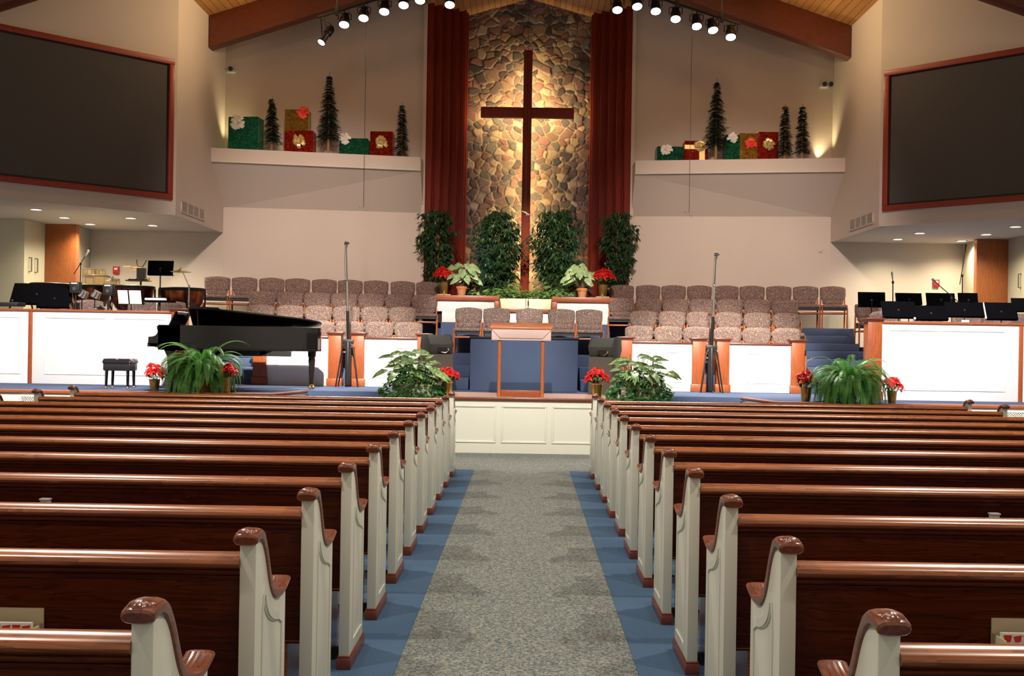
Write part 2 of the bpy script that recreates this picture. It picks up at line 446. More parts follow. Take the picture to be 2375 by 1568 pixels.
# low wall behind the clergy chairs, with rails
m = MB()
m.box(-1.6, 20.62, 1.9, 1.6, 20.72, 2.11)
for s in (-1, 1):
    a, b_ = sorted((s*.60, s*1.72)); m.box(a, 20.62, 2.11, b_, 20.72, 2.32)
m.box(-1.01+1.62, 20.605, 1.92, 1.0, 20.62, 2.21); m.box(1.02, 20.605, 1.92, 1.3, 20.62, 2.18)
S('wall_planter_front', m, M['panel'], bevel=.004)
m = MB()
for s in (-1, 1):
    a, b_ = sorted((s*.50, s*1.74)); m.box(a, 20.57, 2.32, b_, 20.78, 2.42)
    a, b_ = sorted((s*.50, s*.60)); m.box(a, 20.57, 2.11, b_, 20.76, 2.32)
m.box(-.60, 20.57, 2.11, .60, 20.76, 2.18)
S('trim_4', m, M['trimwood_x'], bevel=.006)
m = MB()
m.box(-.50, 21.0, 2.1, -.004, 21.06, 2.39); m.box(.004, 21.0, 2.1, .50, 21.06, 2.39)
S('wall_planter_recess', m, M['cream'], bevel=.004)
S('floor_planter_ledge', MB().box(-.5, 20.76, 2.05, .5, 21.0, 2.12), M['cream'], smooth=False)
m = MB(); m.box(-1.64, 21.06, T4, 1.64, 21.74, 2.37); m.box(-2.05, 21.74, T4, 2.05, 23.95, 2.37)
for s in (-1, 1):
    a, b_ = sorted((s*.50, s*1.7)); m.box(a, 20.72, T4, b_, 21.06, 2.37)
S('floor_planter_bed', m, M['soil'], smooth=False)

# ceiling: gable, planked
def cz(x): return 9.79 - .33*abs(x)
for s in (-1, 1):
    m = MB(); m.prism([(0,-3,cz(0)), (s*12,-3,cz(12)), (s*12,-3,cz(12)+.12), (0,-3,cz(0)+.12)], (0,27.6,0))
    S('ceiling', m, M['planks'], smooth=False)
for s, nm in ((-1,'left'), (1,'right')):
    # back wall
    m = MB(); m.prism([(s*2.07,22.5,.7),(s*6.2,22.0,.7),(s*6.2,22.0,cz(6.2)+.03),(s*2.07,22.5,cz(2.07)+.03)], (0,.15,0))
    S('wall_back_'+nm, m, M['wall'], smooth=False)
    m = MB(); m.prism([(s*6.2,22.0,.7),(s*12,22.0,.7),(s*12,22.0,4.0),(s*6.2,22.0,4.0)], (0,.15,0))
    S('wall_alcove_back_'+nm, m, M['wall'], smooth=False)
    # side wall over the alcove mouth and the diagonal screen wall
    m = MB(); m.prism([(s*6.2,19.0,3.68),(s*6.2,22.05,3.68),(s*6.2,22.05,cz(6.2)+.03),(s*6.2,19.0,cz(6.2)+.03)], (s*.12,0,0))
    S('wall_side_'+nm, m, M['wall'], smooth=False)
    m = MB(); d = Vector((.715,-.70,0)); e = 6.0
    x2, y2 = 6.2+d.x*e, 19+d.y*e
    m.prism([(s*6.2,19.0,3.68),(s*x2,y2,3.68),(s*x2,y2,cz(x2)+.03),(s*6.2,19.0,cz(6.2)+.03)], (s*.08,.08,0))
    S('wall_screen_'+nm, m, M['wall'], smooth=False)
    m = MB(); m.prism([(s*6.21,19.01,3.683),(s*(x2+.01),y2+.01,3.683),(s*12,y2+.01,3.683),(s*12,22.0,3.683),(s*6.21,22.0,3.683)], (0,0,.10))
    S('ceiling_alcove_'+nm, m, M['wall'], smooth=False)
    # alcove end walls
    m = MB(); a, b_ = sorted((s*9.32, s*12)); m.box(a, 20.0, .7, b_, 22.0, 3.68)
    S('wall_alcove_end_'+nm, m, M['alcove'], smooth=False)
    m = MB(); m.prism([(s*8.78,20.98,.7),(s*8.90,22.0,.7),(s*9.32,22.0,.7),(s*9.32,20.98,.7)], (0,0,2.98))
    S('wall_alcove_return_'+nm, m, M['alcove'], smooth=False)
    # shelf ledge with sloping underside
    y0, y1, w0, w1 = 21.08, 21.8, 22.02, 22.5
    A = [(s*6.2,y0,5.25),(s*6.2,w0,5.25),(s*6.2,w0,4.18),(s*6.2,y0+.03,4.98),(s*6.2,y0,4.98)]
    B = [(s*2.17,y1,5.25),(s*2.17,w1,5.25),(s*2.17,w1,4.19),(s*2.17,y1+.03,4.98),(s*2.17,y1,4.98)]
    m = MB(); m.add(A+B, [(0,1,2,3,4),(9,8,7,6,5),(0,5,6,1),(1,6,7,2),(2,7,8,3),(3,8,9,4),(4,9,5,0)])
    S('wall_ledge_'+nm, m, M['wall'], smooth=False)
    m = MB(); m.tube([(s*6.19,y0-.012,4.985),(s*2.17,y1-.012,4.985)], .014, 8); S('trim_ledge_'+nm, m, M['white'])
    # beams
    m = MB(); m.prism([(s*6.19,20.77,7.13),(0,20.77,9.18),(0,20.77,cz(0)),(s*6.19,20.77,cz(6.19))], (0,.28,0))
    S('trim_beam_'+nm, m, M['beam'], bevel=.012)
    m = MB(); m.prism([(s*8.72,16.3,6.30),(0,16.3,9.18),(0,16.3,cz(0)),(s*8.72,16.3,cz(8.72))], (0,.28,0))
    S('trim_nave_beam_'+nm, m, M['beam'], bevel=.012)
    # stepped wooden jambs of the niche
    for k in range(5):
        m = MB(); xo = 2.13-.156*k; yy = 22.38+.26*k
        a, b_ = sorted((s*xo, s*(xo-.125))); m.box(a, yy, 2.37 if k > 1 else 1.9, b_, 23.95, 9.25)
        a, b_ = sorted((s*(xo-.125), s*(xo-.156))); m.box(a, yy+.22, 2.37 if k > 1 else 1.9, b_, 23.95, 9.25)
        S('trim_jamb_'+nm, m, M['redwood'], bevel=.012)
    m = MB(); a, b_ = sorted((s*2.13, s*2.2)); m.box(a, 22.36, 1.9, b_, 23.95, 9.3)
    S('wall_niche_side_'+nm, m, M['wall'], smooth=False)
    m = MB(); m.prism([(0,22.3,9.13),(s*2.2,22.3,9.13-.62),(s*2.2,22.3,9.2),(0,22.3,9.75)], (0,1.7,0))
    S('ceiling_niche_'+nm, m, M['planks'], smooth=False)
# field-stone wall
S('wall_niche_back', MB().box(-2.25, 23.97, 1.9, 2.25, 24.07, 9.7), M['wall'], smooth=False)
def stone_wall():
    rng = np.random.default_rng(5)
    W, H0, H1 = 1.42, 2.2, 9.15
    cs = .165; nx = int(2*W/cs)+3; nz = int((H1-H0)/(cs*.82))+3
    pts = []
    for j in range(-1, nz):
        for i in range(-1, nx):
            pts.append((-W+(i+.5*(j % 2)+rng.uniform(-.34,.34))*cs, H0+(j+rng.uniform(-.32,.32))*cs*.82))
    pts = np.array(pts)
    keep = rng.random(len(pts)) > .14; pts = pts[keep]
    step = .0155
    xs = np.arange(-W, W+step, step); zs = np.arange(H0, H1, step)
    X, Z = np.meshgrid(xs, zs); P = np.stack([X.ravel(), Z.ravel()], 1)
    # wobble the cells
    P2 = P + np.stack([.010*np.sin(P[:,1]*23+P[:,0]*7)+.003*np.sin(P[:,1]*61), .010*np.sin(P[:,0]*27+P[:,1]*5)+.003*np.sin(P[:,0]*55)], 1)
    idx = np.zeros(len(P), int); f1 = np.full(len(P), 9.0); f2 = np.full(len(P), 9.0)
    sc = np.array([1, 1.18])
    wgt = rng.uniform(-.035, .05, len(pts))
    for b0 in range(0, len(P), 4000):
        q = P2[b0:b0+4000, None, :]
        d = np.sqrt((((q - pts[None])*sc)**2).sum(2)) - wgt[None]
        o = np.argpartition(d, 1, axis=1)[:, :2]
        dd = np.take_along_axis(d, o, 1); srt = np.argsort(dd, 1)
        o = np.take_along_axis(o, srt, 1); dd = np.take_along_axis(dd, srt, 1)
        idx[b0:b0+4000] = o[:, 0]; f1[b0:b0+4000] = dd[:, 0]; f2[b0:b0+4000] = dd[:, 1]
    e = np.clip((f2-f1)/.055, 0, 1); relief = (1-(1-e)**2.2)
    amp = rng.uniform(.018, .055, len(pts))
    tiltx = rng.uniform(-.12, .12, len(pts)); tiltz = rng.uniform(-.12, .12, len(pts))
    dep = relief*(amp[idx] + tiltx[idx]*(P[:,0]-pts[idx,0]) + tiltz[idx]*(P[:,1]-pts[idx,1]))
    V = np.stack([P[:,0], 23.86-dep, P[:,1]], 1)
    n0, n1 = len(zs), len(xs)
    I = np.arange(n0*n1).reshape(n0, n1)
    Fq = np.stack([I[:-1,:-1].ravel(), I[:-1,1:].ravel(), I[1:,1:].ravel(), I[1:,:-1].ravel()], 1)
    me = bpy.data.meshes.new('wall_stone')
    me.vertices.add(len(V)); me.vertices.foreach_set('co', V.ravel())
    me.loops.add(Fq.size); me.loops.foreach_set('vertex_index', Fq.ravel())
    me.polygons.add(len(Fq)); me.polygons.foreach_set('loop_start', np.arange(0, Fq.size, 4)); me.polygons.foreach_set('loop_total', np.full(len(Fq), 4))
    me.update()
    pal = np.array([(.26,.16,.10),(.20,.11,.08),(.34,.24,.15),(.11,.07,.06),(.24,.11,.08),(.13,.11,.09),(.38,.28,.18),(.22,.14,.10),(.08,.06,.055),(.25,.13,.10)])
    pc = pal[rng.integers(0, len(pal), len(pts))]*rng.uniform(.45, .85, (len(pts), 1))
    col = pc[idx]; mort = np.array([.27,.20,.13]); k = np.clip((e-.12)/.2, 0, 1)[:, None]
    col = mort*(1-k)+col*k
    at_ = me.color_attributes.new('stone_colour', 'FLOAT_COLOR', 'POINT')
    at_.data.foreach_set('color', np.concatenate([col, np.ones((len(col), 1))], 1).ravel())
    me.materials.append(M['stone']); me.polygons.foreach_set('use_smooth', [True]*len(Fq))
    o = bpy.data.objects.new('wall_stone', me); C.objects.link(o); struct(o)
stone_wall()

# knee walls in front of the choir
def knee(x0, x1, nm, y=18.0, z1=1.56):
    m = MB(); m.box(x0, y, SZ, x1, y+.10, z1); rect_mould(m, x0+.16, SZ+.15, x1-.16, z1-.13, y, .022, .012)
    S('wall_choir_'+nm, m, M['panel'], bevel=.004)
    m = MB(); m.box(x0, y-.03, z1, x1, y+.14, z1+.03)
    S('trim_choir_'+nm, m, M['plinth'], bevel=.008)
knee(-2.68, -1.80, 'left'); knee(-4.31, -3.28, 'left')
knee(1.79, 2.79, 'right'); knee(3.41, 4.44, 'right')
# band enclosure walls
def band(s, y, xi, xd, nm, zt=1.95):
    m = MB(); a, b_ = sorted((s*xi, s*(xd-.03))); m.box(a, y, SZ, b_, y+.1, 1.915)
    w = abs(b_-a)
    if s < 0:
        rect_mould(m, a+.20, SZ+.15, a+.20+.98, 1.83, y, .022, .012); rect_mould(m, a+1.27, SZ+.15, b_-.1, 1.83, y, .022, .012)
    else: rect_mould(m, a+.1, SZ+.15, b_-.2, 1.83, y, .022, .012)
    a2, b2 = sorted((s*(xd+.03), s*12)); m.box(a2, y, SZ, b2, y+.1, 1.915)
    if s < 0: rect_mould(m, b2-1.5, SZ+.15, b2-.12, 1.83, y, .022, .012)
    else: rect_mould(m, a2+.12, SZ+.15, a2+1.5, 1.83, y, .022, .012)
    S('wall_band_'+nm, m, M['panel'], bevel=.004)
    m = MB(); a3, b3 = sorted((s*xi, s*12)); m.box(a3, y-.03, 1.915, b3, y+.13, 1.95)
    m.box(s*xd-.03, y-.02, SZ, s*xd+.03, y+.11, 1.915)
    S('trim_band_'+nm, m, M['trimwood_x'], bevel=.006)
    # raised floor of the band
    p = [(s*(xi+.02),y+.1,SZ),(s*12,y+.1,SZ),(s*12,19.6,SZ),(s*6.2,19.6,SZ),(s*6.2,18.2,SZ),(s*(xi+.02),18.1,SZ)]
    S('floor_band_'+nm, MB().prism(p, (0,0,1.32-SZ)), M['blue'], smooth=False)
    a, b_ = sorted((s*6.2, s*12)); S('floor_band_rear_'+nm, MB().box(a, 19.6, SZ, b_, 21.98, 1.55), M['blue'], smooth=False)
band(-1, 17.15, 5.62, 7.87, 'left'); band(1, 16.2, 5.36, 7.45, 'right')

# newel posts
def post(x, y, z0, z1, label, base=True, w=.215):
    t = thing('newel_post', label, 'post', (x, y, z0), group='square wooden posts of the choir rail')
    h = z1-z0
    MB().box(-w/2, -w/2, .13 if base else 0, w/2, w/2, h-.03).build('shaft', M['trimwood'], t, bevel=.006)
    MB().box(-w/2-.035, -w/2-.035, h-.03, w/2+.035, w/2+.035, h).box(-w/2-.015, -w/2-.015, h-.055, w/2+.015, w/2+.015, h-.03).build('cap', M['plinth'], t, bevel=.006)
    if base: MB().box(-w/2-.022, -w/2-.022, 0, w/2+.022, w/2+.022, .13).build('base', M['trimwood'], t, bevel=.008)
    return t
PZ = 1.665
for x, lb in ((-4.42,'square wooden post at the stair side of the left choir rail, partly under the piano'),
              (-3.17,'square wooden post left of the tall microphone stand in the left rail gap'),
              (-2.79,'square wooden post right of the tall microphone stand in the left rail gap'),
              (-1.69,'square wooden post hidden behind the left stage monitor'),
              (1.68,'square wooden post directly behind the right stage monitor'),
              (2.90,'square wooden post left of the tall microphone stand in the right rail gap'),
              (3.30,'square wooden post right of the tall microphone stand in the right rail gap'),
              (4.55,'square wooden post between the right choir rail and the blue stairs')):
    post(x, 18.05, SZ, PZ, lb)
post(-5.52, 17.22, SZ, 1.995, 'square wooden post ending the left band wall, rising behind the piano')
post(5.25, 16.28, SZ, 1.995, 'square wooden post ending the right band wall beside the large fern')

# alcove columns, alarms, handles
for s, nm in ((-1,'left'), (1,'right')):
    t = thing('wood_column', 'wide reddish wood-faced column in the %s alcove' % nm, 'column', (s*9.02, 20.85, 1.55))
    a = .30
    MB().box(-a, 0, 0, a, .11, 2.13).build('face_panel', M['column'], t, bevel=.004)
    xe = -s*a; e0, e1 = sorted((xe, xe-s*.014)); MB().box(e0, .0, 0, e1, .125, 2.13).build('edge_strip', M['chairwood'], t)
    t = thing('fire_alarm_pull', 'small red fire alarm box on the %s alcove wall' % nm, 'fire alarm', (s*8.36, 22.0, 2.80))
    MB().box(-.062, -.05, 0, .062, 0, .155).build('case', M['firered'], t, bevel=.008)
    MB().box(-.03, -.056, .085, .03, -.05, .125).build('label_plate', M['paper'], t)
    MB().box(-.04, -.062, .035, .04, -.05, .055).build('pull_bar', M['firered'], t)
    g = 'bar handles on the left alcove wall'
    for k, yy in enumerate((20.2, 20.45) if s < 0 else (20.3,)):
        h = MB(); x = s*9.32
        h.tube([(x,yy,2.72),(x-s*.05,yy,2.72),(x-s*.05,yy,2.98),(x,yy,2.98)], .012, 6)
        o = h.build('bar_handle', M['ventdark'])
        tag(o, ('dark upright bar handle on the left alcove side wall, %s one' % ('nearer' if k == 0 else 'farther')) if s < 0 else 'single dark bar handle on the right alcove side wall', 'handle', g if s < 0 else None)
# wall vents
for s, nm in ((-1,'left'), (1,'right')):
    t = thing('wall_vent', 'four-section air return grille on the wall below the %s screen' % nm, 'vent', (s*6.2, 20.0, 3.78))
    m = MB(); x0, x1 = sorted((0, -s*.02))
    for q in range(5): m.box(x0, -.70+.3425*q-.01, 0, x1, -.70+.3425*q+.02, .2)
    m.box(x0, -.71, -.012, x1, .70, .012); m.box(x0, -.71, .19, x1, .70, .212)
    m.build('frame', M['wall'], t)
    for q in range(4):
        g = MB()
        for i in range(9): g.box(min(-s*.004,-s*.016), -.68+.3425*q, .018+.0195*i, max(-s*.004,-s*.016), -.37+.3425*q, .029+.0195*i)
        g.build('louvre', M['ventgrey'], t)
    MB().box(min(-s*.001,-s*.004), -.68, .012, max(-s*.001,-s*.004), .67, .19).build('backing', M['ventdark'], t)
# projection screens on the diagonal walls
for s, nm in ((-1,'left'), (1,'right')):
    ang = math.atan2(-.70, s*.715)
    t = thing('projection_screen', 'large dark projection screen in a red wood frame on the %s wall' % nm, 'screen', (s*(6.2+.715*.083), 19-.70*.083, 3.94), ang)
    sd = -1 if s > 0 else 1        # local y towards the room
    n = Vector((-s*.70, -.715, 0))
    loc = Matrix.Rotation(-ang, 4, 'Z') @ n
    sd = 1 if loc.y > 0 else -1
    L, H, w = 4.4, 2.46, .095
    m = MB(); y0, y1 = sorted((0, sd*.07))
    m.box(0, y0, 0, L, y1, w); m.box(0, y0, H-w, L, y1, H); m.box(0, y0, w, w, y1, H-w); m.box(L-w, y0, w, L, y1, H-w)
    m.build('frame', M['screenframe'], t, bevel=.008)
    y0, y1 = sorted((0, sd*.035)); MB().box(w+.03, y0, w+.03, L-w-.03, y1, H-w-.03).build('screen_cloth', M['screen'], t)
    y0, y1 = sorted((0, sd*.02)); MB().box(w, y0, w, L-w, y1, H-w).build('border', M['black'], t)
# downlights
DL = []
for s, nm, pts in ((-1,'left',((84,486,'nearest the outer edge of the photo'),(149,505,'second from the outer edge of the photo'),(209,520,'over the drums, rearmost of the outer three'),(303,506,'front one of the pair near the choir'),(354,523,'rear one of the pair near the choir'))),
                  (1,'right',((2082,555,'rear one of the pair near the choir'),(2133,541,'front one of the pair near the choir'),(2230,559,'rearmost, above the red alarm'),(2287,544,'middle of the outer three'),(2355,526,'nearest the outer edge of the photo')))):
    for px_, py_, w_ in pts:
        q = at(px_, py_, 1.0); Y = (3.675-EYE)/(q.z-EYE); p = at(px_, py_, Y); DL.append((p.x, p.y))
        t = thing('ceiling_light', 'recessed round downlight in the %s alcove ceiling, %s' % (nm, w_), 'ceiling light', (p.x, p.y, 3.68), group='downlights in the %s alcove' % nm)
        MB().lathe([(.115,0),(.115,-.008),(.09,-.012),(.088,0)], n=24, caps=False).build('ring', M['wall'], t)
        MB().lathe([(.001,-.006),(.088,-.006)], n=24, caps=False).build('lens', M['downlens'], t, recalc=False)
# ================================================================== PEWS
ORD = ['first','second','third','fourth','fifth','sixth','seventh','eighth','ninth','tenth','eleventh','twelfth']
CURVE = [(-.034,.940),(-.015,.946),(.012,.949),(.045,.946),(.080,.930),(.111,.900),(.136,.863),(.157,.824),(.180,.785),(.208,.750),(.243,.724),(.287,.711),(.330,.708),(.370,.712),(.407,.721),(.436,.731)]
def smooth_curve(c, n=3):
    out = []
    for i in range(len(c)-1):
        p0 = c[max(i-1,0)]; p1 = c[i]; p2 = c[i+1]; p3 = c[min(i+2,len(c)-1)]
        for k in range(n):
            t = k/n
            out.append(tuple(.5*((2*p1[j])+(-p0[j]+p2[j])*t+(2*p0[j]-5*p1[j]+4*p2[j]-p3[j])*t*t+(-p0[j]+3*p1[j]-3*p2[j]+p3[j])*t**3) for j in range(len(p1))))
    out.append(c[-1]); return out
def pew_end(parent, xc, o, face):
    "one end: panel at xc (centre), o = outward sign (towards its aisle)"
    w = .025
    sc_ = smooth_curve(CURVE[3:-1], 2); off = []
    for i, (y, z) in enumerate(sc_):
        a = Vector(sc_[min(i+1,len(sc_)-1)])-Vector(sc_[max(i-1,0)]); a.normalize(); off.append((y+a.y*.014, z-a.x*.014))
    prof = [(0,.05),(0,.934),(.02,.935)] + [q for q in off if q[0] < .41] + [(.415,.70),(.415,.05)]
    m = MB(); m.prism([(xc-w, y, z) for y, z in prof], (2*w,0,0))
    e = m.build('end_panel', M['white'], parent, bevel=.004)
    # recessed moulding on the outer face
    xo = xc + o*(w+.001)
    arc = [(.31+.0, .615)] + [(.335-.235*math.sin(a), .75-.125*math.cos(a)) for a in [i*PI/2/9 for i in range(1, 10)]]
    path = [(.085,.12),(.35,.12),(.35,.60)] + [(y, z) for y, z in arc[1:]] + [(.085,.70)]
    g = MB(); g.tube([(xo, y, z) for y, z in path], .0045, 6, closed=True)
    # crescent relief
    cr = [(.36-.25*math.sin(a), .755-.135*math.cos(a)) for a in [.25+i*1.25/10 for i in range(11)]]
    ci = [(.345-.235*math.sin(a)*.93, .785-.135*math.cos(a)) for a in [.25+i*1.25/10 for i in range(11)]]
    g.prism([(xo-o*.001, y, z) for y, z in cr+ci[::-1]], (o*.007,0,0))
    g.build('relief_moulding', M['white'], e)
    # plinth
    p = MB(); p.box(xc-.034, -.012, 0, xc+.034, .432, .052); p.box(xc-.030, -.007, .052, xc+.030, .426, .062)
    p.build('plinth', M['plinth'], e, bevel=.003)
    # moulded cap running down the curve
    cc = smooth_curve(CURVE, 3); n = 14; vs = []; fs = []
    for i, (y, z) in enumerate(cc):
        a = Vector(cc[min(i+1,len(cc)-1)]) - Vector(cc[max(i-1,0)]); a.normalize(); nn = Vector((-a.y, a.x))
        t = i/(len(cc)-1)
        hw = .038 if t < .2 else (.038-.006*min(1,(t-.2)/.12) if t < .62 else .032+.007*min(1,(t-.62)/.15))
        ht = .019 if t < .2 else (.022 if t < .7 else .022-.009*min(1,(t-.7)/.15))
        if i == 0: hw *= .88; ht *= .70
        if i == len(cc)-1: hw *= .93; ht *= .7
        for k in range(n):
            th = 2*PI*k/n; cx = math.copysign(abs(math.cos(th))**.7, math.cos(th)); sx = math.copysign(abs(math.sin(th))**.75, math.sin(th))
            q = Vector((y, z)) + nn*sx*ht
            vs.append((xc+cx*hw, q.x, q.y))
    for i in range(len(cc)-1):
        for k in range(n):
            l = (k+1) % n; fs.append((i*n+k, i*n+l, (i+1)*n+l, (i+1)*n+k))
    fs.append(tuple(range(n))); fs.append(tuple(range((len(cc)-1)*n, len(cc)*n)))
    cp = MB(); cp.add(vs, fs)
    # carved shell on the crown, grooves on the arm rest
    k = cp; N = 40; vs = []; fs = []; c0 = Vector((xc, -.002, .956))
    for i in range(6):
        u = i/5*PI/2
        for j in range(N):
            a = 2*PI*j/N; rr = math.cos(u)*(1+.07*math.cos(10*a)*math.cos(u)**.5)
            vs.append(c0 + Vector((math.cos(a)*rr*.032, math.sin(a)*rr*.034, math.sin(u)*.020)))
    for i in range(5):
        for j in range(N):
            l = (j+1) % N; fs.append((i*N+j, i*N+l, (i+1)*N+l, (i+1)*N+j))
    k.add(vs, fs)
    for j in (-1.5, -.5, .5, 1.5):
        pts = [(xc+j*.014, y, z+.0115) for y, z in cc[int(len(cc)*.82):-2]]
        k.tube(pts, .0042, 6)
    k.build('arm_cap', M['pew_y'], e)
    return e
def make_pew(s, label):
    "s=-1 left block, +1 right block"
    xi, xo = (.828, 5.145) if s < 0 else (.808, 5.07)
    t = thing('church_pew', label, 'pew', (0, 2.36, 0), group='pews of the %s block' % ('left' if s < 0 else 'right'))
    pew_end(t, s*xi, -s, 1); pew_end(t, s*xo, s, 1)
    a, b_ = sorted((s*(xi+.0245), s*(xo-.0245)))
    # back: slightly raked board, front rail, cap rail
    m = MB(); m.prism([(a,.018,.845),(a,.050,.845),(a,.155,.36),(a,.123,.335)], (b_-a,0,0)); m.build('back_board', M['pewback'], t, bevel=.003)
    m = MB()
    pr = [(.020,.846),(.006,.849),(-.006,.856),(-.011,.865),(-.009,.873),(-.001,.881),(.011,.888),(.026,.893),(.042,.894),(.056,.890),(.064,.880),(.064,.866),(.054,.846)]
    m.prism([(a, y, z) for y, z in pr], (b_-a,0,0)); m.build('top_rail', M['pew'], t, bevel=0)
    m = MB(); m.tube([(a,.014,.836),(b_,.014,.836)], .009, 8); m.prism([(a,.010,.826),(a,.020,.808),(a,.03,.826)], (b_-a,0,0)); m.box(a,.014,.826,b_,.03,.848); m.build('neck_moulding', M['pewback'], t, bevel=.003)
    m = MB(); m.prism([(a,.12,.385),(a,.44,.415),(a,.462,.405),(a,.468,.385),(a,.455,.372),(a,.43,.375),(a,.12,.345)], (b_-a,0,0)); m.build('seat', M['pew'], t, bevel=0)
    for f in (.02, .34, .66, .98):
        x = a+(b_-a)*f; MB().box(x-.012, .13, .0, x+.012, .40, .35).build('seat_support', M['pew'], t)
    return t
ROW0, PITCH = 2.36, .90
for s, nm in ((-1,'left'), (1,'right')):
    lab = lambda k: 'long dark wood pew with white ends, %s row from the camera, %s of the aisle' % (('nearest' if k == 0 else ('farthest' if k == 11 else ORD[k])), nm)
    p0 = make_pew(s, lab(0))
    for k in range(1, 12): dup(p0, (0, ROW0+PITCH*k, 0), 0, lab(k))
# racks on the backs of the second pews, with offering packets; small clips further on
for s, nm in ((-1,'left'), (1,'right')):
    y = 3.24
    p = at(81 if s < 0 else 2320, 1422 if s < 0 else 1445, y)
    xa = p.x if s > 0 else p.x-.155
    t = thing('envelope_box', 'cream open-topped box hung on the back of the second %s pew' % nm, 'box', (xa, 3.30, .60))
    m = MB(); W = .155
    m.box(0, -.002, 0, W, .006, p.z-.60); m.box(0, -.10, 0, W, -.094, p.z-.66); m.box(0,-.094,0,.006,-.002,p.z-.645); m.box(W-.006,-.094,0,W,-.002,p.z-.645); m.box(0,-.10,0,W,0,.006)
    m.build('tray', M['cream'], t, bevel=.002)
    g = 'red and white packets in the %s box' % nm
    H = p.z-.60
    for k in range(2):
        q = MB(); a0 = .012 + .0*k; yy = -.03-.035*k
        q.box(a0, yy-.012, .006, a0+(.125 if k == 0 else .095), yy, H-.035-.028*k)
        o = thing('offering_packet', 'white packet with red print, %s in the cream box at the %s edge' % ('behind' if k == 0 else 'in front', nm), 'packet', (xa, 3.30, .60), group=g)
        q.build('card', M['paper'], o)
        r = MB(); zt = H-.035-.028*k
        if k == 0:
            for i in range(4): r.prism([(a0+.006+.03*i, yy-.0135, zt-.006-.004*(i%2)), (a0+.032+.03*i, yy-.0135, zt-.006), (a0+.028+.03*i, yy-.0135, zt-.026), (a0+.012+.03*i, yy-.0135, zt-.028)], (0,.001,0))
        else: r.prism([(a0+.05+.032*math.cos(i*PI/8), yy-.0135, zt-.045+.034*math.sin(i*PI/8)) for i in range(9)], (0,.001,0))
        r.build('print', M['firered'], o)
    # clip on row four
    yc = ROW0+PITCH*3-.02
    c_ = at(105 if s < 0 else 2307, 1158 if s < 0 else 1192, yc)
    m = MB(); m.box(-.02,-.03,-.05,.02,0,0); m.box(-.024,-.034,-.004,.024,.002,.004)
    o = m.build('card_clip', M['greybox'], loc=(c_.x, yc+.02, c_.z), bevel=.002)
    tag(o, 'tiny pale card clip on the back of the fourth %s pew' % nm, 'clip')
# ================================================================== CHAIRS
def cushion(m, hw, z0, z1, yf, th, arch=.032, n=14, k=8, plan=.035, rake=.0):
    "upholstered back: rounded outline, arched top, curved in plan; front bulges to -y"
    vs = []; fs = []
    def outline(u, v):      # u -1..1, v 0..1
        z = z0 + (z1-z0)*v
        w = hw
        if v < .5: w *= 1-.26*((.5-v)/.5)**2.4
        if v > .86: w *= 1-.05*((v-.86)/.14)**2
        x = u*w
        zz = z + arch*(1-u*u)*(v-.2)/.8 - (.0 if v > .3 else .02*(1-u*u)*(.3-v)/.3)
        return x, zz
    for side in (0, 1):
        for j in range(k+1):
            for i in range(n+1):
                u = -1+2*i/n; v = j/k
                x, z = outline(u, v)
                ed = min(1, (1-abs(u))/.16, (v)/.14 if v < .5 else (1-v)/.14)
                b = math.sqrt(max(0, 1-(1-ed)**2))
                yc = yf + plan*(-(u*u)) + rake*(v)
                y = yc - th*.62*b if side == 0 else yc + th*.38*b
                vs.append((x, y, z))
    N = (n+1)*(k+1)
    for j in range(k):
        for i in range(n):
            a = j*(n+1)+i
            fs.append((a, a+1, a+n+2, a+n+1)); fs.append((N+a, N+a+n+1, N+a+n+2, N+a+1))
    m.add(vs, fs)
def make_chair(label, cat='chair', group=None):
    t = thing('choir_chair', label, cat, (0,0,0), 0, group)
    m = MB(); cushion(m, .243, .53, .795, .0, .085, plan=.03, rake=.03); m.build('backrest', M['fabric'], t, recalc=False, ang=70)
    m = MB(); cushion(m, .20, .455, .565, -.03, .05, arch=0, k=4, plan=.02); m.build('lumbar_pad', M['fabric'], t, recalc=False, ang=70)
    m = MB(); m.box(-.228, -.50, .385, .228, -.03, .455); m.build('seat', M['fabric'], t, bevel=.03, seg=3)
    MB().box(-.225, -.47, .350, .225, -.05, .385).build('seat_pan', M['black'], t)
    for sx in (-1, 1):
        x = sx*.229
        l = MB(); l.tube([(x,-.44,0),(x,-.44,.33),(x,-.425,.40),(x,-.40,.425),(x,-.37,.42)], .016, 8, flat=(1,1.3)); l.build('leg', M['chairwood'], t)
        l = MB(); l.tube([(x,.02,0),(x,-.02,.36),(x*.98,.0,.55),(x*.93,.02,.64)], .016, 8, flat=(1,1.3)); l.build('leg', M['chairwood'], t)
    r = MB(); r.box(-.229, -.447, .275, .229, -.430, .30); r.box(-.229, -.02, .275, .229, -.005, .30)
    for sx in (-1, 1): r.box(sx*.229-.009, -.44, .275, sx*.229+.009, -.01, .30)
    r.build('stretcher', M['chairwood'], t, bevel=.003)
    MB().box(-.20, -.40, .302, .20, -.12, .31).build('book_rack', M['black'], t)
    return t
CH = {}
def chair(x, y, z, rz, label, group):
    if 'p' not in CH:
        CH['p'] = make_chair(label, group=group); o = CH['p']; o.location = (x, y, z); o.rotation_euler = (0,0,rz); return o
    return dup(CH['p'], (x, y, z), rz, label, group)
rowsL = {4: [504,567,630,690,752,812,872,934,993], 3: [608,672,735,798,861,923,985], 2: [605,673,739,804,869,934], 1: [745,812,881,949]}
rowsR = {4: [1442,1503,1562,1622,1684,1744,1806,1868,1931], 3: [1441,1504,1567,1629,1692,1757,1821], 2: [1492,1559,1624,1690,1757,1825], 1: [1483,1551,1618,1688,1756,1825]}
TZ = {1: T1, 2: T2, 3: T3, 4: T4}
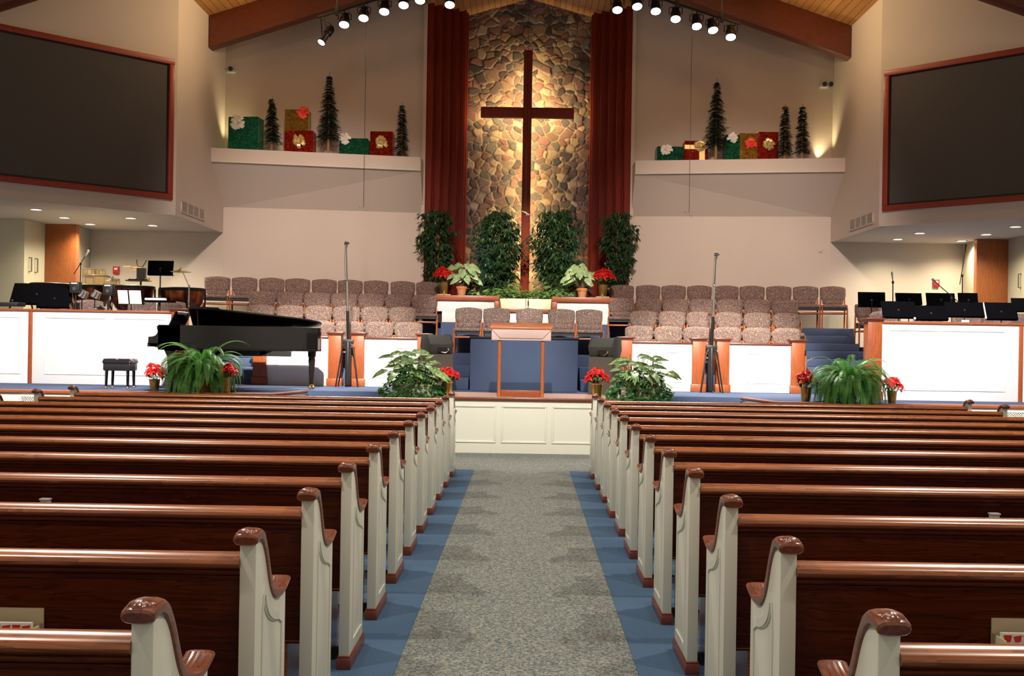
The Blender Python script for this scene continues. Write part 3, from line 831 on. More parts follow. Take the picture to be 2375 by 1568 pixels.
RY = {1: (18.72, 18.72), 2: (19.68, 19.58), 3: (20.58, 20.15), 4: (21.52, 20.82)}   # inner, outer depth of the backs
RN = {1: 'bottom', 2: 'second', 3: 'third', 4: 'top'}
for s, rows, nm in ((-1, rowsL, 'left'), (1, rowsR, 'right')):
    for r, xs in rows.items():
        seq = sorted(xs, key=lambda p: abs(p-1218))       # from the centre outwards
        inner, outer = RY[r]
        for i, px_ in enumerate(seq):
            f = abs(px_-1218)
            xin, xout = (225, 714)
            Y = inner + (outer-inner)*(f-xin)/(xout-xin)
            p = at(px_, 690, Y)
            rz = math.atan2((inner-outer), 4.1)*(-s)*-1
            pos = 'nearest the centre' if i == 0 else ('outermost' if i == len(seq)-1 else ORD[i]+' from the centre')
            row = {1:'bottom row (lightest)',2:'second row up',3:'third row up',4:'top row'}[r]
            chair(p.x, Y, TZ[r], (inner-outer)/4.1*(1 if s < 0 else -1), 'speckled fabric choir chair, %s of the %s block, %s' % (row, nm, pos), 'choir chairs in the %s row of the %s block' % (RN[r], nm))
for i, px_ in enumerate((1087,1152,1228,1302,1366)):
    p = at(px_, 740, 19.45)
    chair(p.x, 19.45, T2, 0, 'speckled fabric chair behind the lectern, %s of five from the left' % ORD[i], 'row of chairs behind the lectern')
chair(6.38, 20.1, 1.55, -.12, 'speckled fabric chair standing alone right of the right stairs', 'chairs behind the right band wall')
bandL = [(205,17.5,.2),(330,17.6,0),(398,17.55,0),(130,17.9,0)]
bandR = [(2053,17.05,-.2),(2152,17.2,0),(2244,17.05,0),(2316,17.05,0),(2372,17.3,0)]
dl = ['behind the chrome cymbal stand','behind the white sheet music','behind the flat music tray nearest the piano','in front of the large timpani']
for i, (px_, Y, rz) in enumerate(bandL):
    p = at(px_, 700, Y+.7); chair(p.x, Y+.7, 1.32, rz, 'speckled chair behind the left band wall, '+dl[i], 'chairs behind the left band wall')
dr = ['nearest the square wooden post','behind the second low music stand','above the white card','behind the tilted music stand with pale edges','at the far right edge of the photo','farther back between two music stands']
for i, (px_, Y, rz) in enumerate(bandR):
    p = at(px_, 700, Y+.45); chair(p.x, Y+.45, 1.32, rz, 'speckled chair behind right band wall, '+dr[i], 'chairs behind the right band wall')

# ================================================================== CROSS
t = thing('wall_cross', 'tall dark red wooden cross lit from behind on the stone wall', 'cross', (-.03, 23.1, 2.37))
m = MB(); m.box(-.093, 0, 0, .093, .14, 5.44)
m.build('upright', M['cross'], t, bevel=.008)
m = MB(); m.box(-1.0, .003, 3.99, -.093, .137, 4.21); m.box(.093, .003, 3.99, 1.0, .137, 4.21); m.build('crossbeam', M['cross'], t, bevel=.008)
for i, (a, b_) in enumerate((((-.05,.19,.4),(.05,.22,3.9)), ((-.05,.19,4.3),(.05,.22,5.2)), ((-.88,.19,4.07),(-.12,.22,4.13)), ((.12,.19,4.07),(.88,.22,4.13)))):
    MB().box(a[0], .145, a[2], b_[0], .17, b_[2]).build('light_channel', M['strip'], t)
m = MB()
for z in (.8, 2.4, 3.9, 5.0): m.box(-.03, .14, z, .03, .78, z+.04)
m.build('standoff', M['blackmetal'], t)

# ================================================================== LECTERN, BLOCK, MONITORS
p = at(1209, 920, 15.3)
t = thing('lectern', 'wood-framed lectern with a clear glass front and pinkish reading top', 'lectern', (-.055, 15.35, SZ+.006))
for sx in (-1, 1):
    m = MB(); m.tube([(sx*.305, -.09, 0), (sx*.305, -.09, .96)], .026, 12); m.build('leg', M['chairwood'], t)
    m = MB(); m.box(sx*.305-.02, -.06, .0, sx*.305+.02, .22, .05); m.box(sx*.305-.018, -.06, .86, sx*.305+.018, .20, .92); m.build('foot', M['chairwood'], t, bevel=.005)
MB().box(-.28, -.10, .0, .28, -.07, .095).build('bottom_rail', M['trimwood_x'], t, bevel=.006)
gl = plain('clear_acrylic', (.9,.95,.95), .03, trans=1); gl.node_tree.nodes['Principled BSDF'].inputs['IOR'].default_value = 1.15
MB().box(-.282, -.088, .097, .282, -.080, .86).build('glass_panel', gl, t)
m = MB(); m.prism([(-.44,-.16,.985),(-.44,.32,1.06),(-.44,.32,1.03),(-.44,-.16,.955)], (.88,0,0)); m.build('reading_top', M['chairwood'], t, bevel=.006)
m = MB(); m.prism([(-.42,-.155,.953),(-.30,-.155,.83),(.30,-.155,.83),(.42,-.155,.953)], (0,.012,0)); m.box(-.42,-.14,.80,.42,-.13,.955); m.build('apron', M['reglass'], t, bevel=.004)
t = thing('carpeted_block', 'big blue carpeted block behind the lectern with a black top', 'block', (-.015, 17.1, SZ))
MB().box(-.855, 0, 0, .855, .95, .83).build('body', M['blue'], t, bevel=.01)
MB().box(-.87, -.015, .83, .87, .965, .862).build('top_slab', M['black'], t, bevel=.006)
m = MB()
for k in range(7): m.tube([(.35+.03*k, .1+.02*k, .875), (.42+.03*k, .12+.04*math.sin(k), .89), (.50+.03*k, .18, .875)], .008, 6)
o = m.build('coiled_cable', M['black'], loc=(-.015, 17.1, SZ-.005)); tag(o, 'black coiled cable lying on the right of the blue block', 'cable')
def monitor(px_, py_, Y, lab, boxlab, flip):
    p = at(px_, py_, Y)
    t = thing('subwoofer', boxlab, 'speaker', (p.x, Y+.2, SZ+.006), flip*.40)
    h = p.z-SZ-.006
    MB().box(-.19, -.21, 0, .19, .21, h).build('cabinet', M['brownbox'], t, bevel=.012)
    MB().box(-.13, .21, h*.3, .13, .214, h*.7).build('connector_panel', M['black'], t)
    w = thing('stage_monitor', lab, 'speaker', (p.x, Y+.2, SZ+.006+h), flip*.40)
    pr = [(.05,0),(.36,0),(.44,.10),(.40,.29),(.10,.29),(-.02,.15)]
    m = MB(); m.prism([(-.175,y-.2,z) for y, z in pr], (.35,0,0)); m.build('cabinet', M['charcoal'], w, bevel=.01)
    m = MB(); m.prism([(-.19,y-.2,z) for y, z in [(.04,-.0),(.37,-.0),(.455,.10),(.41,.30),(.09,.30),(-.035,.15)]], (.015,0,0)); m.prism([(.175,y-.2,z) for y, z in [(.04,-.0),(.37,-.0),(.455,.10),(.41,.30),(.09,.30),(-.035,.15)]], (.015,0,0))
    m.build('end_cheek', M['charcoal'], w, bevel=.004)
    m = MB(); m.box(-.05,-.2,.035,.10,-.17,.10); m.build('jack_plate', M['black'], w)
    m = MB(); m.tube([(.10,-.19,.07),(.12,-.23,.06),(.06,-.23,.02),(.0,-.20,.03)], .006, 6); m.ell((.11,-.21,.075),(.016,.012,.016)); m.build('connector', M['chrome'], w)
monitor(1011, 821, 16.3, 'black wedge stage monitor on the brown box left of the lectern', 'brown carpeted speaker box under the left stage monitor', 1)
monitor(1405, 828, 16.3, 'black wedge stage monitor on the brown box right of the lectern', 'brown carpeted speaker box under the right stage monitor', -1)
# small microphone stand on the planter rail
t = thing('microphone_stand', 'thin black microphone stand on the middle of the chancel rail', 'microphone stand', (at(1225,717,20.63).x, 20.64, 2.18))
m = MB(); m.lathe([(.07,0),(.07,.008),(.02,.018),(.008,.022)], n=20); m.build('base', M['black'], t)
m = MB(); m.tube([(0,0,.02),(0,0,.22)], .007, 6); m.tube([(0,0,.06),(0,0,.15)], .014, 8); m.build('pole', M['black'], t)

# ================================================================== TALL MICROPHONE STANDS
def tall_stand(px_, py_, lean, lab):
    Y = 17.72; top = at(px_, py_, Y)
    base = at(px_+ (3 if px_ < 1218 else -12), 895, Y)
    t = thing('tall_microphone_stand', lab, 'microphone stand', (base.x, Y, SZ))
    h = top.z-SZ; dx = top.x-base.x
    for k, a in enumerate((-.5, PI+.5, PI/2+.25)):
        m = MB(); m.tube([(.02*math.cos(a), .02*math.sin(a), .74), (.10*math.cos(a), .06*math.sin(a), .66), (.21*math.cos(a), .14*math.sin(a), .0)], [.014,.014,.012], 8); m.build('leg', M['blackmetal'], t)
    m = MB(); m.tube([(0,0,.03),(0,0,.74)], .045, 10); m.box(-.09,-.03,.71,.09,.03,.78); m.build('column', M['black'], t, bevel=.004)
    m = MB(); m.tube([(0,0,.74),(dx*.3,0,1.25)], .026, 8); m.build('lower_pole', M['blackmetal'], t)
    m = MB(); m.tube([(dx*.25,0,1.20),(dx*.62,0,1.78)], .014, 8); m.ell((dx*.6,0,1.76),(.02,.02,.03)); m.build('middle_pole', M['chrome'], t)
    m = MB(); m.tube([(dx*.6,0,1.74),(dx,0,h-.06)], .009, 6); m.build('upper_pole', M['blackmetal'], t)
    m = MB(); m.tube([(dx-.03,0,h-.03),(dx+.05,0,h-.01)], .016, 8); m.ell((dx,0,h),(.028,.02,.02)); m.tube([(dx,0,h-.09),(dx+.02,0,h-.02)], .012, 6); m.build('microphone', M['blackmetal'], t)
    m = MB(); m.tube([(dx-.02,.02,h-.02),(dx*.9-.03,.02,h-.3),(dx*.5-.02,.02,1.4),(.02,.03,.8),(.05,.05,.02)], .004, 5); m.build('cable', M['black'], t)
tall_stand(803, 562, 0, 'tall black tripod microphone stand in the gap of the left choir rail')
tall_stand(1661, 588, 1, 'tall leaning tripod microphone stand in the gap of the right choir rail')

# ================================================================== PIANO
t = thing('grand_piano', 'black lacquered grand piano with its lid slightly raised', 'piano', (-5.32, 15.62, SZ)); t.scale = (.905,1,.98)
L = 2.38
def outline(n=10):
    pts = [(.0,1.45),(2.0,1.45)]
    for i in range(1, n+1):
        a = PI/2 - PI*.62*i/n; pts.append((2.0+.38*math.cos(a)*1.0, 1.10+.35*math.sin(a)))
    c = [(2.33,.98),(2.20,.80),(2.0,.66),(1.75,.52),(1.45,.36),(1.15,.20),(.90,.08),(.65,.01),(.40,.0),(0,0)]
    return pts + c[1:]
OL = outline()
inner = [(x, y) for x, y in OL]
# rim as a wall along the outline
m = MB(); n = len(OL); cx, cy = 1.0, .9
for i in range(n-1):
    x0, y0 = OL[i]; x1, y1 = OL[i+1]
    if i == n-1: break
    def inn(x, y):
        d = Vector((cx-x, cy-y)); d.normalize(); return x+d.x*.05, y+d.y*.05
    a0 = inn(x0, y0); a1 = inn(x1, y1)
    m.prism([(x0,y0,.60),(x1,y1,.60),(*a1,.60),(*a0,.60)], (0,0,.37))
m.build('rim', M['blackgloss'], t, ang=50)
m = MB(); m.prism([(x, y, .60) for x, y in OL], (0,0,.03)); m.prism([(x*.98+.02, .03+y*.96, .84) for x, y in OL if x > .25] + [(.25,.03,.84),(.25,1.42,.84)][0:0], (0,0,.01)); m.build('soundboard', M['black'], t, smooth=False)
# cheeks with the S curve, key bed, fall board
for y0 in (0, 1.39):
    m = MB(); ck = [(.02,.97),(.0,.965),(-.02,.95),(-.022,.92),(-.01,.885),(-.012,.85),(-.04,.815),(-.09,.795),(-.155,.79),(-.16,.70),(-.10,.655),(.0,.63),(.10,.60),(.35,.60),(.35,.97)]
    m.prism([(x, y0, z) for x, z in ck], (0,.06,0)); m.build('cheek', M['blackgloss'], t, ang=50)
m = MB(); m.box(-.17, .0, .645, .30, 1.45, .70); m.build('key_bed', M['blackgloss'], t, bevel=.004)
m = MB()
for k in range(52): m.box(-.165, .08+k*.0248, .70, -.02, .08+k*.0248+.0236, .722)
m.build('white_keys', M['paper'], t)
m = MB(); pat = [1,1,0,1,1,1,0]
for k in range(51):
    if pat[k % 7]: m.box(-.115, .08+k*.0248+.017, .722, -.02, .08+k*.0248+.031, .735)
m.build('black_keys', M['black'], t)
m = MB(); m.prism([(-.02,.06,.72),(.03,.06,.90),(.05,.06,.90),(.0,.06,.72)], (0,1.33,0)); m.box(.03,.06,.88,.28,1.39,.97); m.build('fall_board', M['blackgloss'], t)
# music desk
m = MB(); m.prism([(.09,.20,.97),(.19,.20,1.17),(.21,.20,1.17),(.11,.20,.97)], (0,.72,0)); m.build('music_desk', M['blackgloss'], t)
o = MB().prism([(.07,.30,.975),(.165,.30,1.165),(.173,.30,1.16),(.078,.30,.97)], (0,.45,0)).build('sheet_music', M['paper'], loc=(-5.30,15.62,SZ-.01)); tag(o, 'white sheet music leaning on the piano music desk', 'sheet music')
# lid: hinged on the far straight side, propped low; front flap folded back on top
th = math.radians(9.5)
def lift(x, y, z): return (x, 1.45-(1.45-y)*math.cos(th), .975+(1.45-y)*math.sin(th)+z)
m = MB(); lo = [(x, y) for x, y in OL if x > .45] ; lo = [(.06,1.45)] + [q for q in lo] + [(.47,0)]
m.prism([lift(x, y, 0) for x, y in lo], (0,0,.022)); m.build('lid', M['blacksatin'], t, smooth=False)
m = MB(); m.prism([lift(x, y, .025) for x, y in ((.48,.02),(.92,.1),(.92,1.42),(.10,1.42))], (0,0,.02)); m.build('lid_flap', M['blackgloss'], t, bevel=.004)
m = MB(); m.tube([(.62,.06,.95),(.60,.06,1.20)], .009, 6); m.build('prop_stick', M['blackgloss'], t)
for (x, y) in ((.12,.12),(.12,1.33)):
    m = MB(); m.prism([(x-.06,y-.05,.62),(x+.12,y-.05,.62),(x+.10,y-.05,.50),(x+.07,y-.05,.35),(x+.085,y-.05,.08),(x+.02,y-.05,.08),(x+.01,y-.05,.35),(x,y-.05,.50)], (0,.10,0)); l = m.build('leg', M['blackgloss'], t, bevel=.008)
    m = MB(); m.lathe([(.03,.08),(.03,.055),(.018,.05)], (x+.05,y,0), 12); m.ell((x+.05,y,.028),(.028,.02,.028)); m.build('caster', M['brass'], l)
m = MB(); m.lathe([(.075,.60),(.07,.52),(.055,.50),(.062,.46),(.035,.10),(.042,.08)], (2.22,1.12,0), 8); l = m.build('leg', M['blackgloss'], t)
m = MB(); m.lathe([(.036,.085),(.036,.06),(.02,.055)], (2.22,1.12,0), 12); m.ell((2.20,1.10,.03),(.03,.022,.03)); m.ell((2.25,1.14,.03),(.03,.022,.03)); m.build('caster', M['brass'], l)
m = MB(); m.box(.42,.62,.12,.50,.86,.20); m.tube([(.46,.66,.2),(.46,.68,.60)], .012, 8); m.tube([(.46,.82,.2),(.46,.80,.60)], .012, 8); m.build('pedal_lyre', M['blackgloss'], t)
m = MB()
for y in (.68,.74,.80): m.box(.34, y-.01, .12, .44, y+.01, .135)
m.build('pedal', M['brass'], t)
# underside beams
m = MB(); m.box(.5,.5,.52,2.0,.58,.60); m.box(.6,.3,.54,.7,1.4,.60); m.box(1.5,.5,.54,1.6,1.4,.60); m.build('underside_brace', M['black'], t)
# bench
t = thing('piano_bench', 'black tufted leather piano bench left of the grand piano', 'bench', (-6.04, 16.1, SZ)); t.scale = (.92,.92,.97)
m = MB(); vs = []; fs = []; nn = 24
for side in (0, 1):
    for j in range(nn+1):
        for i in range(nn+1):
            u = -1+2*i/nn; v = -1+2*j/nn
            ed = min(1, (1-abs(u))/.15, (1-abs(v))/.15); b = math.sqrt(max(0, 1-(1-ed)**2))
            tuft = math.exp(-((u*1.0)**2)/.006)*.018 + math.exp(-(v**2)/.008)*.012
            z = .40+.055*b-tuft*b if side == 0 else .40-.03*b
            vs.append((u*.232, v*.17, z))
N = (nn+1)**2
for j in range(nn):
    for i in range(nn):
        a = j*(nn+1)+i; fs.append((a,a+1,a+nn+2,a+nn+1)); fs.append((N+a,N+a+nn+1,N+a+nn+2,N+a+1))
m.add(vs, fs); m.build('cushion', M['leather'], t, recalc=False, ang=80)
m = MB(); m.box(-.222,-.165,.27,.222,.165,.385); m.build('side_skirt', M['leather'], t, bevel=.02, seg=3)
m = MB()
for x in (-.1, .0, .1): m.ell((x,-.168,.33),(.008,.006,.008))
m.build('button', M['leather'], t)
for sx in (-1,1):
    for sy in (-1,1):
        m = MB(); m.tube([(sx*.17,sy*.13,.28),(sx*.175,sy*.135,.015)], [.028,.02], 4); l = m.build('leg', M['blackgloss'], t, smooth=False)
        m = MB(); m.lathe([(.018,.03),(.024,.018),(.022,0)], (sx*.176,sy*.136,0), 10); m.build('foot_cap', M['brass'], l)

# ================================================================== STANDS, DRUMS
def music_stand(px0, py0, px1, py1, Y, lab, zf=1.32, tilt=.35, group=None, paper=None, skew=0, lip=True):
    a = at(px0, py0, Y); b_ = at(px1, py1, Y); cx = (a.x+b_.x)/2; w = abs(b_.x-a.x); h = abs(a.z-b_.z)/math.cos(tilt); zc = (a.z+b_.z)/2
    t = thing('music_stand', lab, 'music stand', (cx, Y, zf), skew, group)
    Mx = Matrix.Translation((0, 0, zc-zf)) @ Matrix.Rotation(-tilt, 4, 'X')
    m = MB(); m.box(-w/2, -.004, -h/2, w/2, .004, h/2, Mx); d = m.build('desk', M['standdesk'], t, bevel=.003)
    # music faces the player, away from the photo
    if lip: MB().box(-w/2, .0, -h/2-.004, w/2, .055, -h/2+.004, Mx).build('lip', M['standdesk'], t)
    m = MB(); m.tube([(0,.0,.03),(0,-.01,zc-zf-.02)], .011, 8); m.ell((0,-.015,zc-zf-.02),(.022,.02,.022)); m.build('pole', M['blackmetal'], t)
    m = MB()
    for k in range(3):
        aa = k*2*PI/3+.5; m.tube([(0,0,.12),(.10*math.cos(aa),.10*math.sin(aa),.08),(.24*math.cos(aa),.24*math.sin(aa),.008)], .008, 6)
    m.build('tripod_base', M['blackmetal'], t)
    if paper:
        o = MB().box(paper[0]*w, .004, paper[1]*h, paper[2]*w, .014, paper[3]*h, Mx).build('sheet_music', M['paper'], loc=(cx,Y,zf), rotz=skew, smooth=False)
        tag(o, paper[4], 'sheet music')
    return t
gR = 'music stands behind the right band wall'
music_stand(1990,677,2053,712,18.4,'leftmost black music stand of the right band area, above a chair back',1.32,.12,gR)
music_stand(2078,679,2138,706,18.9,'black music stand beside the bright-tipped microphone in the right band area',1.32,.3,gR,(-.52,-.5,.1,.48,'thin white sheets behind the stand beside the bright-tipped microphone'))
music_stand(2045,698,2123,736,16.68,'low wide black music stand second from the square post, right band area',1.32,.45,gR)
music_stand(2148,679,2215,708,18.7,'black music stand directly below the red alarm, right band area',1.32,.3,gR)
music_stand(2122,708,2197,741,16.66,'low front music stand with white sheets at its left edge, right band area',1.32,.5,gR,(-.56,-.5,.0,.5,'white sheets showing at the left edge of the low front music stand'))
music_stand(2222,679,2268,710,18.5,'tall black music stand behind the boom microphone, right band area',1.32,.2,gR)
music_stand(2192,700,2282,734,16.68,'large black music stand in front of the boom microphone pole, right band area',1.32,.4,gR,(0,-.5,.55,.42,'white sheets at the right edge of the large black music stand'))
music_stand(2286,701,2358,740,16.66,'tilted music stand with a pale left edge near the right band wall divider',1.32,.45,gR,(-.54,-.5,.0,.5,'pale folder at the left edge of the tilted music stand'))
music_stand(2346,691,2412,722,16.7,'black music stand cut by the right edge of the photo',1.32,.3,gR)
gL = 'music stands behind the left band wall'
music_stand(343,604,402,638,18.4,'tall black music stand raised high against the left alcove wall',1.32,.18,gL)
music_stand(28,656,145,705,17.95,'very wide tilted black music stand at the left edge behind the band wall',1.32,.5,gL)
music_stand(90,668,165,712,17.5,'tilted black music stand beside the chrome cymbal stand, left band area',1.32,.5,gL)
t = music_stand(278,671,332,706,17.55,'music stand holding bright white sheets facing the photo, left band area',1.32,-.3,gL)
Mx = Matrix.Rotation(.3, 4, 'X')
q0, q1 = at(276,671,17.5), at(330,704,17.5)
for k, (xa, xb) in enumerate(((0,.42),(.48,.98))):
    m = MB(); w = q1.x-q0.x; m.box(w*xa, -.03, .01, w*xb, -.024, .235, Mx)
    o = m.build('sheet_music', M['paper'], loc=(q0.x, 17.53, q1.z-.01), smooth=False); tag(o, 'bright white music sheet on the left band stand, %s page' % ('left' if k == 0 else 'right'), 'sheet music', 'bright sheets on the left band stand')
# flat tray stand
p = at(370, 697, 17.46)
t = thing('flat_tray_stand', 'low flat black tray stand next to the post behind the piano, left band area', 'stand', (p.x, 17.46, 1.32), 0)
MB().box(-.23,-.12,p.z-1.32-.03,.23,.12,p.z-1.32-.0).build('tray', M['standdesk'], t, bevel=.004)
m = MB(); m.tube([(0,0,.02),(0,0,p.z-1.24)], .02, 8); m.lathe([(.16,0),(.15,.012),(.03,.02)], n=18); m.build('pole', M['blackmetal'], t)
m = MB(); m.box(-.21,-.10,.0,.10,.05,.035); o = m.build('song_book', M['paper'], loc=(p.x,17.46,p.z), rotz=.08, bevel=.006); tag(o, 'white song book lying on the flat tray stand', 'book')
m = MB(); m.tube([(-.11,0,0),(.05,.0,0),(.09,.03,0),(.05,.055,0),(-.10,.05,0)], .006, 6); o = m.build('looped_cable', M['black'], loc=(p.x+.02,17.41,p.z+.041)); tag(o, 'black cable loop on the white song book', 'cable')
# microphone booms
def boom(name, lab, base, joint, tip, back=None, zf=1.32, mic='chrome', tri=True):
    t = thing(name, lab, 'microphone stand' if 'micro' in name else 'stand', (base.x, base.y, zf))
    o = Vector((base.x, base.y, zf))
    m = MB(); m.tube([(0,0,.05), joint-o], .010, 6); m.ell(joint-o, (.022,.022,.03)); m.build('pole', M['blackmetal'], t)
    if tri:
        m = MB()
        for k in range(3): a = k*2*PI/3+.2; m.tube([(0,0,.18),(.28*math.cos(a),.28*math.sin(a),.01)], .009, 6)
        m.build('tripod_base', M['blackmetal'], t)
    d = (tip-joint); 
    m = MB(); m.tube([joint-o-(d*.25 if back is None else (joint-back)), tip-o], .008, 6); m.build('boom_arm', M['blackmetal'], t)
    dn = d.normalized()
    m = MB(); m.tube([tip-o-dn*.02, tip-o+dn*.10], [.012,.018], 8); m.ell(tip-o+dn*.11, (.022,.022,.022)); m.build('microphone', M[mic], t)
    return t
boom('microphone_stand', 'upright microphone with a bright tip behind the right band music stands', at(2072,700,18.8), at(2071,655,18.8), at(2070,645,18.75))
boom('microphone_stand', 'boom microphone slanting across the red alarm, right band area', at(2210,735,17.9), at(2207,692,17.9), at(2172,657,17.7), at(2233,709,18.0))
boom('microphone_stand', 'tall thin microphone stand before the grey panel by the right column', at(2233,690,20.4), at(2232,639,20.4), at(2239,582,20.3), at(2226,660,20.4), zf=1.55, mic='blackmetal')
boom('microphone_stand', 'boom microphone rising over the small drums, left band area', at(186,640,20.3), at(187,612,20.3), at(199,592,20.2), at(171,636,20.4), zf=1.55)
# fire: cymbal stand near the post
def cymbal(lab, px_, py_, Y, r, tiltx, tilty, zf, mat='cymbal', kink=None):
    p = at(px_, py_, Y)
    t = thing('cymbal_stand', lab, 'cymbal', (p.x if kink is None else kink, Y, zf))
    bx = 0 if kink is None else kink; dx = p.x-t.location.x; h = p.z-zf
    Mx = Matrix.Translation((dx,0,h)) @ Matrix.Rotation(tilty, 4, 'Y') @ Matrix.Rotation(tiltx, 4, 'X')
    m = MB(); m.lathe([(.012,.022),(.03,.018),(.045,.004),(r*.98,-.025),(r,-.026),(r*.98,-.029),(.045,0),(.012,.014)], n=32, M=Mx, caps=False); m.build('cymbal', M[mat], t, recalc=False)
    m = MB(); pts = [(0,0,.1),(0,0,h*.8)] + [(dx,0,h+.04)]; m.tube(pts, .010, 6); m.ell((0,0,h*.8),(.02,.02,.025)); m.ell((dx,0,h+.035),(.014,.014,.02)); m.build('pole', M['chrome'], t)
    m = MB()
    for k in range(3): a = k*2*PI/3+.9; m.tube([(0,0,.30),(.25*math.cos(a),.25*math.sin(a),.01)], .009, 6)
    m.build('tripod_base', M['chrome'], t)
cymbal('thin bronze cymbal on a kinked chrome stand right of the tall music stand', 419, 627, 17.9, .17, .12, .05, 1.32, kink=at(438,700,17.9).x)
cymbal('dark cymbal over the front tom drum in the left band area', 261, 646, 19.4, .13, .2, -.1, 1.32, 'blackmetal')
cymbal('low dark cymbal beside the front drums behind the left band wall', 232, 712, 17.5, .11, .3, 0, 1.32, 'blackmetal')
cymbal('chrome cymbal stand next to the tilted music stand, left band area', 139, 690, 17.62, .06, .6, .5, 1.32, 'chrome')
def drum(name, lab, px_, py_, Y, r, h, shell, zf=None, tilt=(0,0), lugs=8, legs=True, hoop='chrome', group=None, cat='drum'):
    p = at(px_, py_, Y); zf = 1.55 if zf is None else zf          # p = centre of the top
    t = thing(name, lab, cat, (p.x, Y, zf), 0, group)
    z0 = p.z-zf-h
    Mx = Matrix.Translation((0,0,z0)) @ Matrix.Rotation(tilt[1], 4, 'Y') @ Matrix.Rotation(tilt[0], 4, 'X')
    m = MB(); m.lathe([(r,0),(r,h)], n=32, M=Mx); m.build('shell', M[shell], t)
    m = MB(); m.lathe([(r*.97,h+.003),(.001,h+.004)], n=32, M=Mx, caps=False); m.build('head', M['drumhead'], t, recalc=False)
    for zz in (0, h): 
        m = MB(); m.tube([Mx @ Vector((r*1.02*math.cos(a*PI/16), r*1.02*math.sin(a*PI/16), zz)) for a in range(32)], .010, 6, closed=True); m.build('hoop', M[hoop], t)
    m = MB()
    for k in range(lugs): a = 2*PI*k/lugs+.2; m.tube([Mx @ Vector((r*1.04*math.cos(a), r*1.04*math.sin(a), h*.15)), Mx @ Vector((r*1.04*math.cos(a), r*1.04*math.sin(a), h*.9))], .007, 5)
    m.build('tension_rods', M[hoop], t)
    if legs:
        m = MB()
        for k in range(3): a = 2*PI*k/3+.4; m.tube([(r*.7*math.cos(a), r*.7*math.sin(a), z0+.01),(r*.95*math.cos(a), r*.95*math.sin(a), .005)], .010, 6)
        m.build('stand_legs', M['chrome'], t)
    return t
drum('small_drum','small tan drum with chrome hoop on the left of the pair above the wide drum',205,624,20.6,.105,.13,'drumshell')
drum('small_drum','small tan drum with chrome hoop on the right of the pair above the wide drum',232,626,20.75,.09,.12,'drumshell')
drum('tom_drum','wide tan drum under the two small drums in the left band area',225,640,20.05,.24,.19,'drumshell')
drum('tom_drum','tan drum partly behind the dark cymbal in the left band area',258,648,20.42,.15,.17,'drumshell')
def timpani(lab, px_, py_, Y, r, zf):
    p = at(px_, py_, Y); t = thing('timpani', lab, 'drum', (p.x, Y, zf), group='timpani of the left band area'); h = p.z-zf
    m = MB(); m.lathe([(r,h-.05),(r*.97,h-.12),(r*.90,h-.25),(r*.72,h-.38),(r*.45,h-.47),(.02,h-.50)], n=36, caps=False); m.build('bowl', M['copper'], t)
    m = MB(); m.lathe([(r*1.03,h-.05),(r*1.05,h-.035),(r*1.05,h-.0),(r*1.0,h+.008),(r*.97,h)], n=36, caps=False); m.build('hoop', M['blackmetal'], t)
    m = MB(); m.lathe([(r*.98,h+.001),(.001,h+.002)], n=36, caps=False); m.build('head', M['drumhead'], t, recalc=False)
    for k in range(4):
        a = 2*PI*k/4+.5; m = MB(); m.tube([(r*1.04*math.cos(a), r*1.04*math.sin(a), h-.03),(r*1.04*math.cos(a), r*1.04*math.sin(a), h-.22),(r*.8*math.cos(a), r*.8*math.sin(a), h-.55 if h > .6 else .1),(r*.9*math.cos(a), r*.9*math.sin(a), .01)], .016, 6); m.build('strut', M['blackmetal'], t)
timpani('copper timpani drum nearest the choir, left band area', 423, 669, 18.8, .375, 1.32)
timpani('copper timpani drum behind the bright sheet music, left band area', 306, 664, 18.75, .37, 1.32)
timpani('copper timpani drum behind the two small black speakers, left band area', 212, 662, 19.22, .33, 1.32)
timpani('dark timpani drum at the far left beneath the wood column', 118, 658, 19.0, .33, 1.32)
# chrome bells hanging under the front timpani: hand percussion
for k, (px_, py_) in enumerate(((190,682),(220,683))):
    p = at(px_, py_, 17.5); t = thing('chrome_drum', 'small shiny chrome hand drum behind the band wall, %s of the pair' % ('left' if k == 0 else 'right'), 'drum', (p.x, 17.5, 1.32), group='shiny hand drums behind the left band wall')
    Mx = Matrix.Translation((0,0,p.z-1.32-.05)) @ Matrix.Rotation(.5, 4, 'Y')
    MB().lathe([(.075,0),(.08,.02),(.065,.10),(.068,.11)], n=24, M=Mx).build('shell', M['chrome'], t)
    m = MB(); m.tube([(0,0,0),(0,0,p.z-1.32-.03)], .010, 6); m.lathe([(.14,0),(.13,.015),(.02,.02)], n=18); m.build('stand', M['blackmetal'], t)
# small black speakers on poles
for px_, py_, Y in ((176,667,17.47),(253,672,17.47)):
    p = at(px_, py_, Y)
    t = thing('small_speaker', 'small black box speaker with pale top strip, %s one in left band area' % ('left' if px_ < 200 else 'right'), 'speaker', (p.x, Y, 1.32), group='small speakers of the left band area')
    MB().box(-.075,-.07,p.z-1.32-.09,.075,.07,p.z-1.32+.09).build('cabinet', M['black'], t, bevel=.006)
    MB().box(-.05,-.075,p.z-1.32+.055,.05,-.069,p.z-1.32+.078).build('top_strip', M['greybox'], t)
    m = MB(); m.lathe([(.03,0),(.035,-.006),(.015,-.012)], (0,0,0), 16, M=Matrix.Translation((0,-.072,p.z-1.32-.02)) @ Matrix.Rotation(PI/2, 4, 'X')); m.build('driver', M['charcoal'], t)
    m = MB(); m.tube([(0,0,.01),(0,0,p.z-1.32-.08)], .014, 8); m.lathe([(.15,0),(.14,.015),(.02,.02)], n=18); m.build('pole', M['blackmetal'], t)
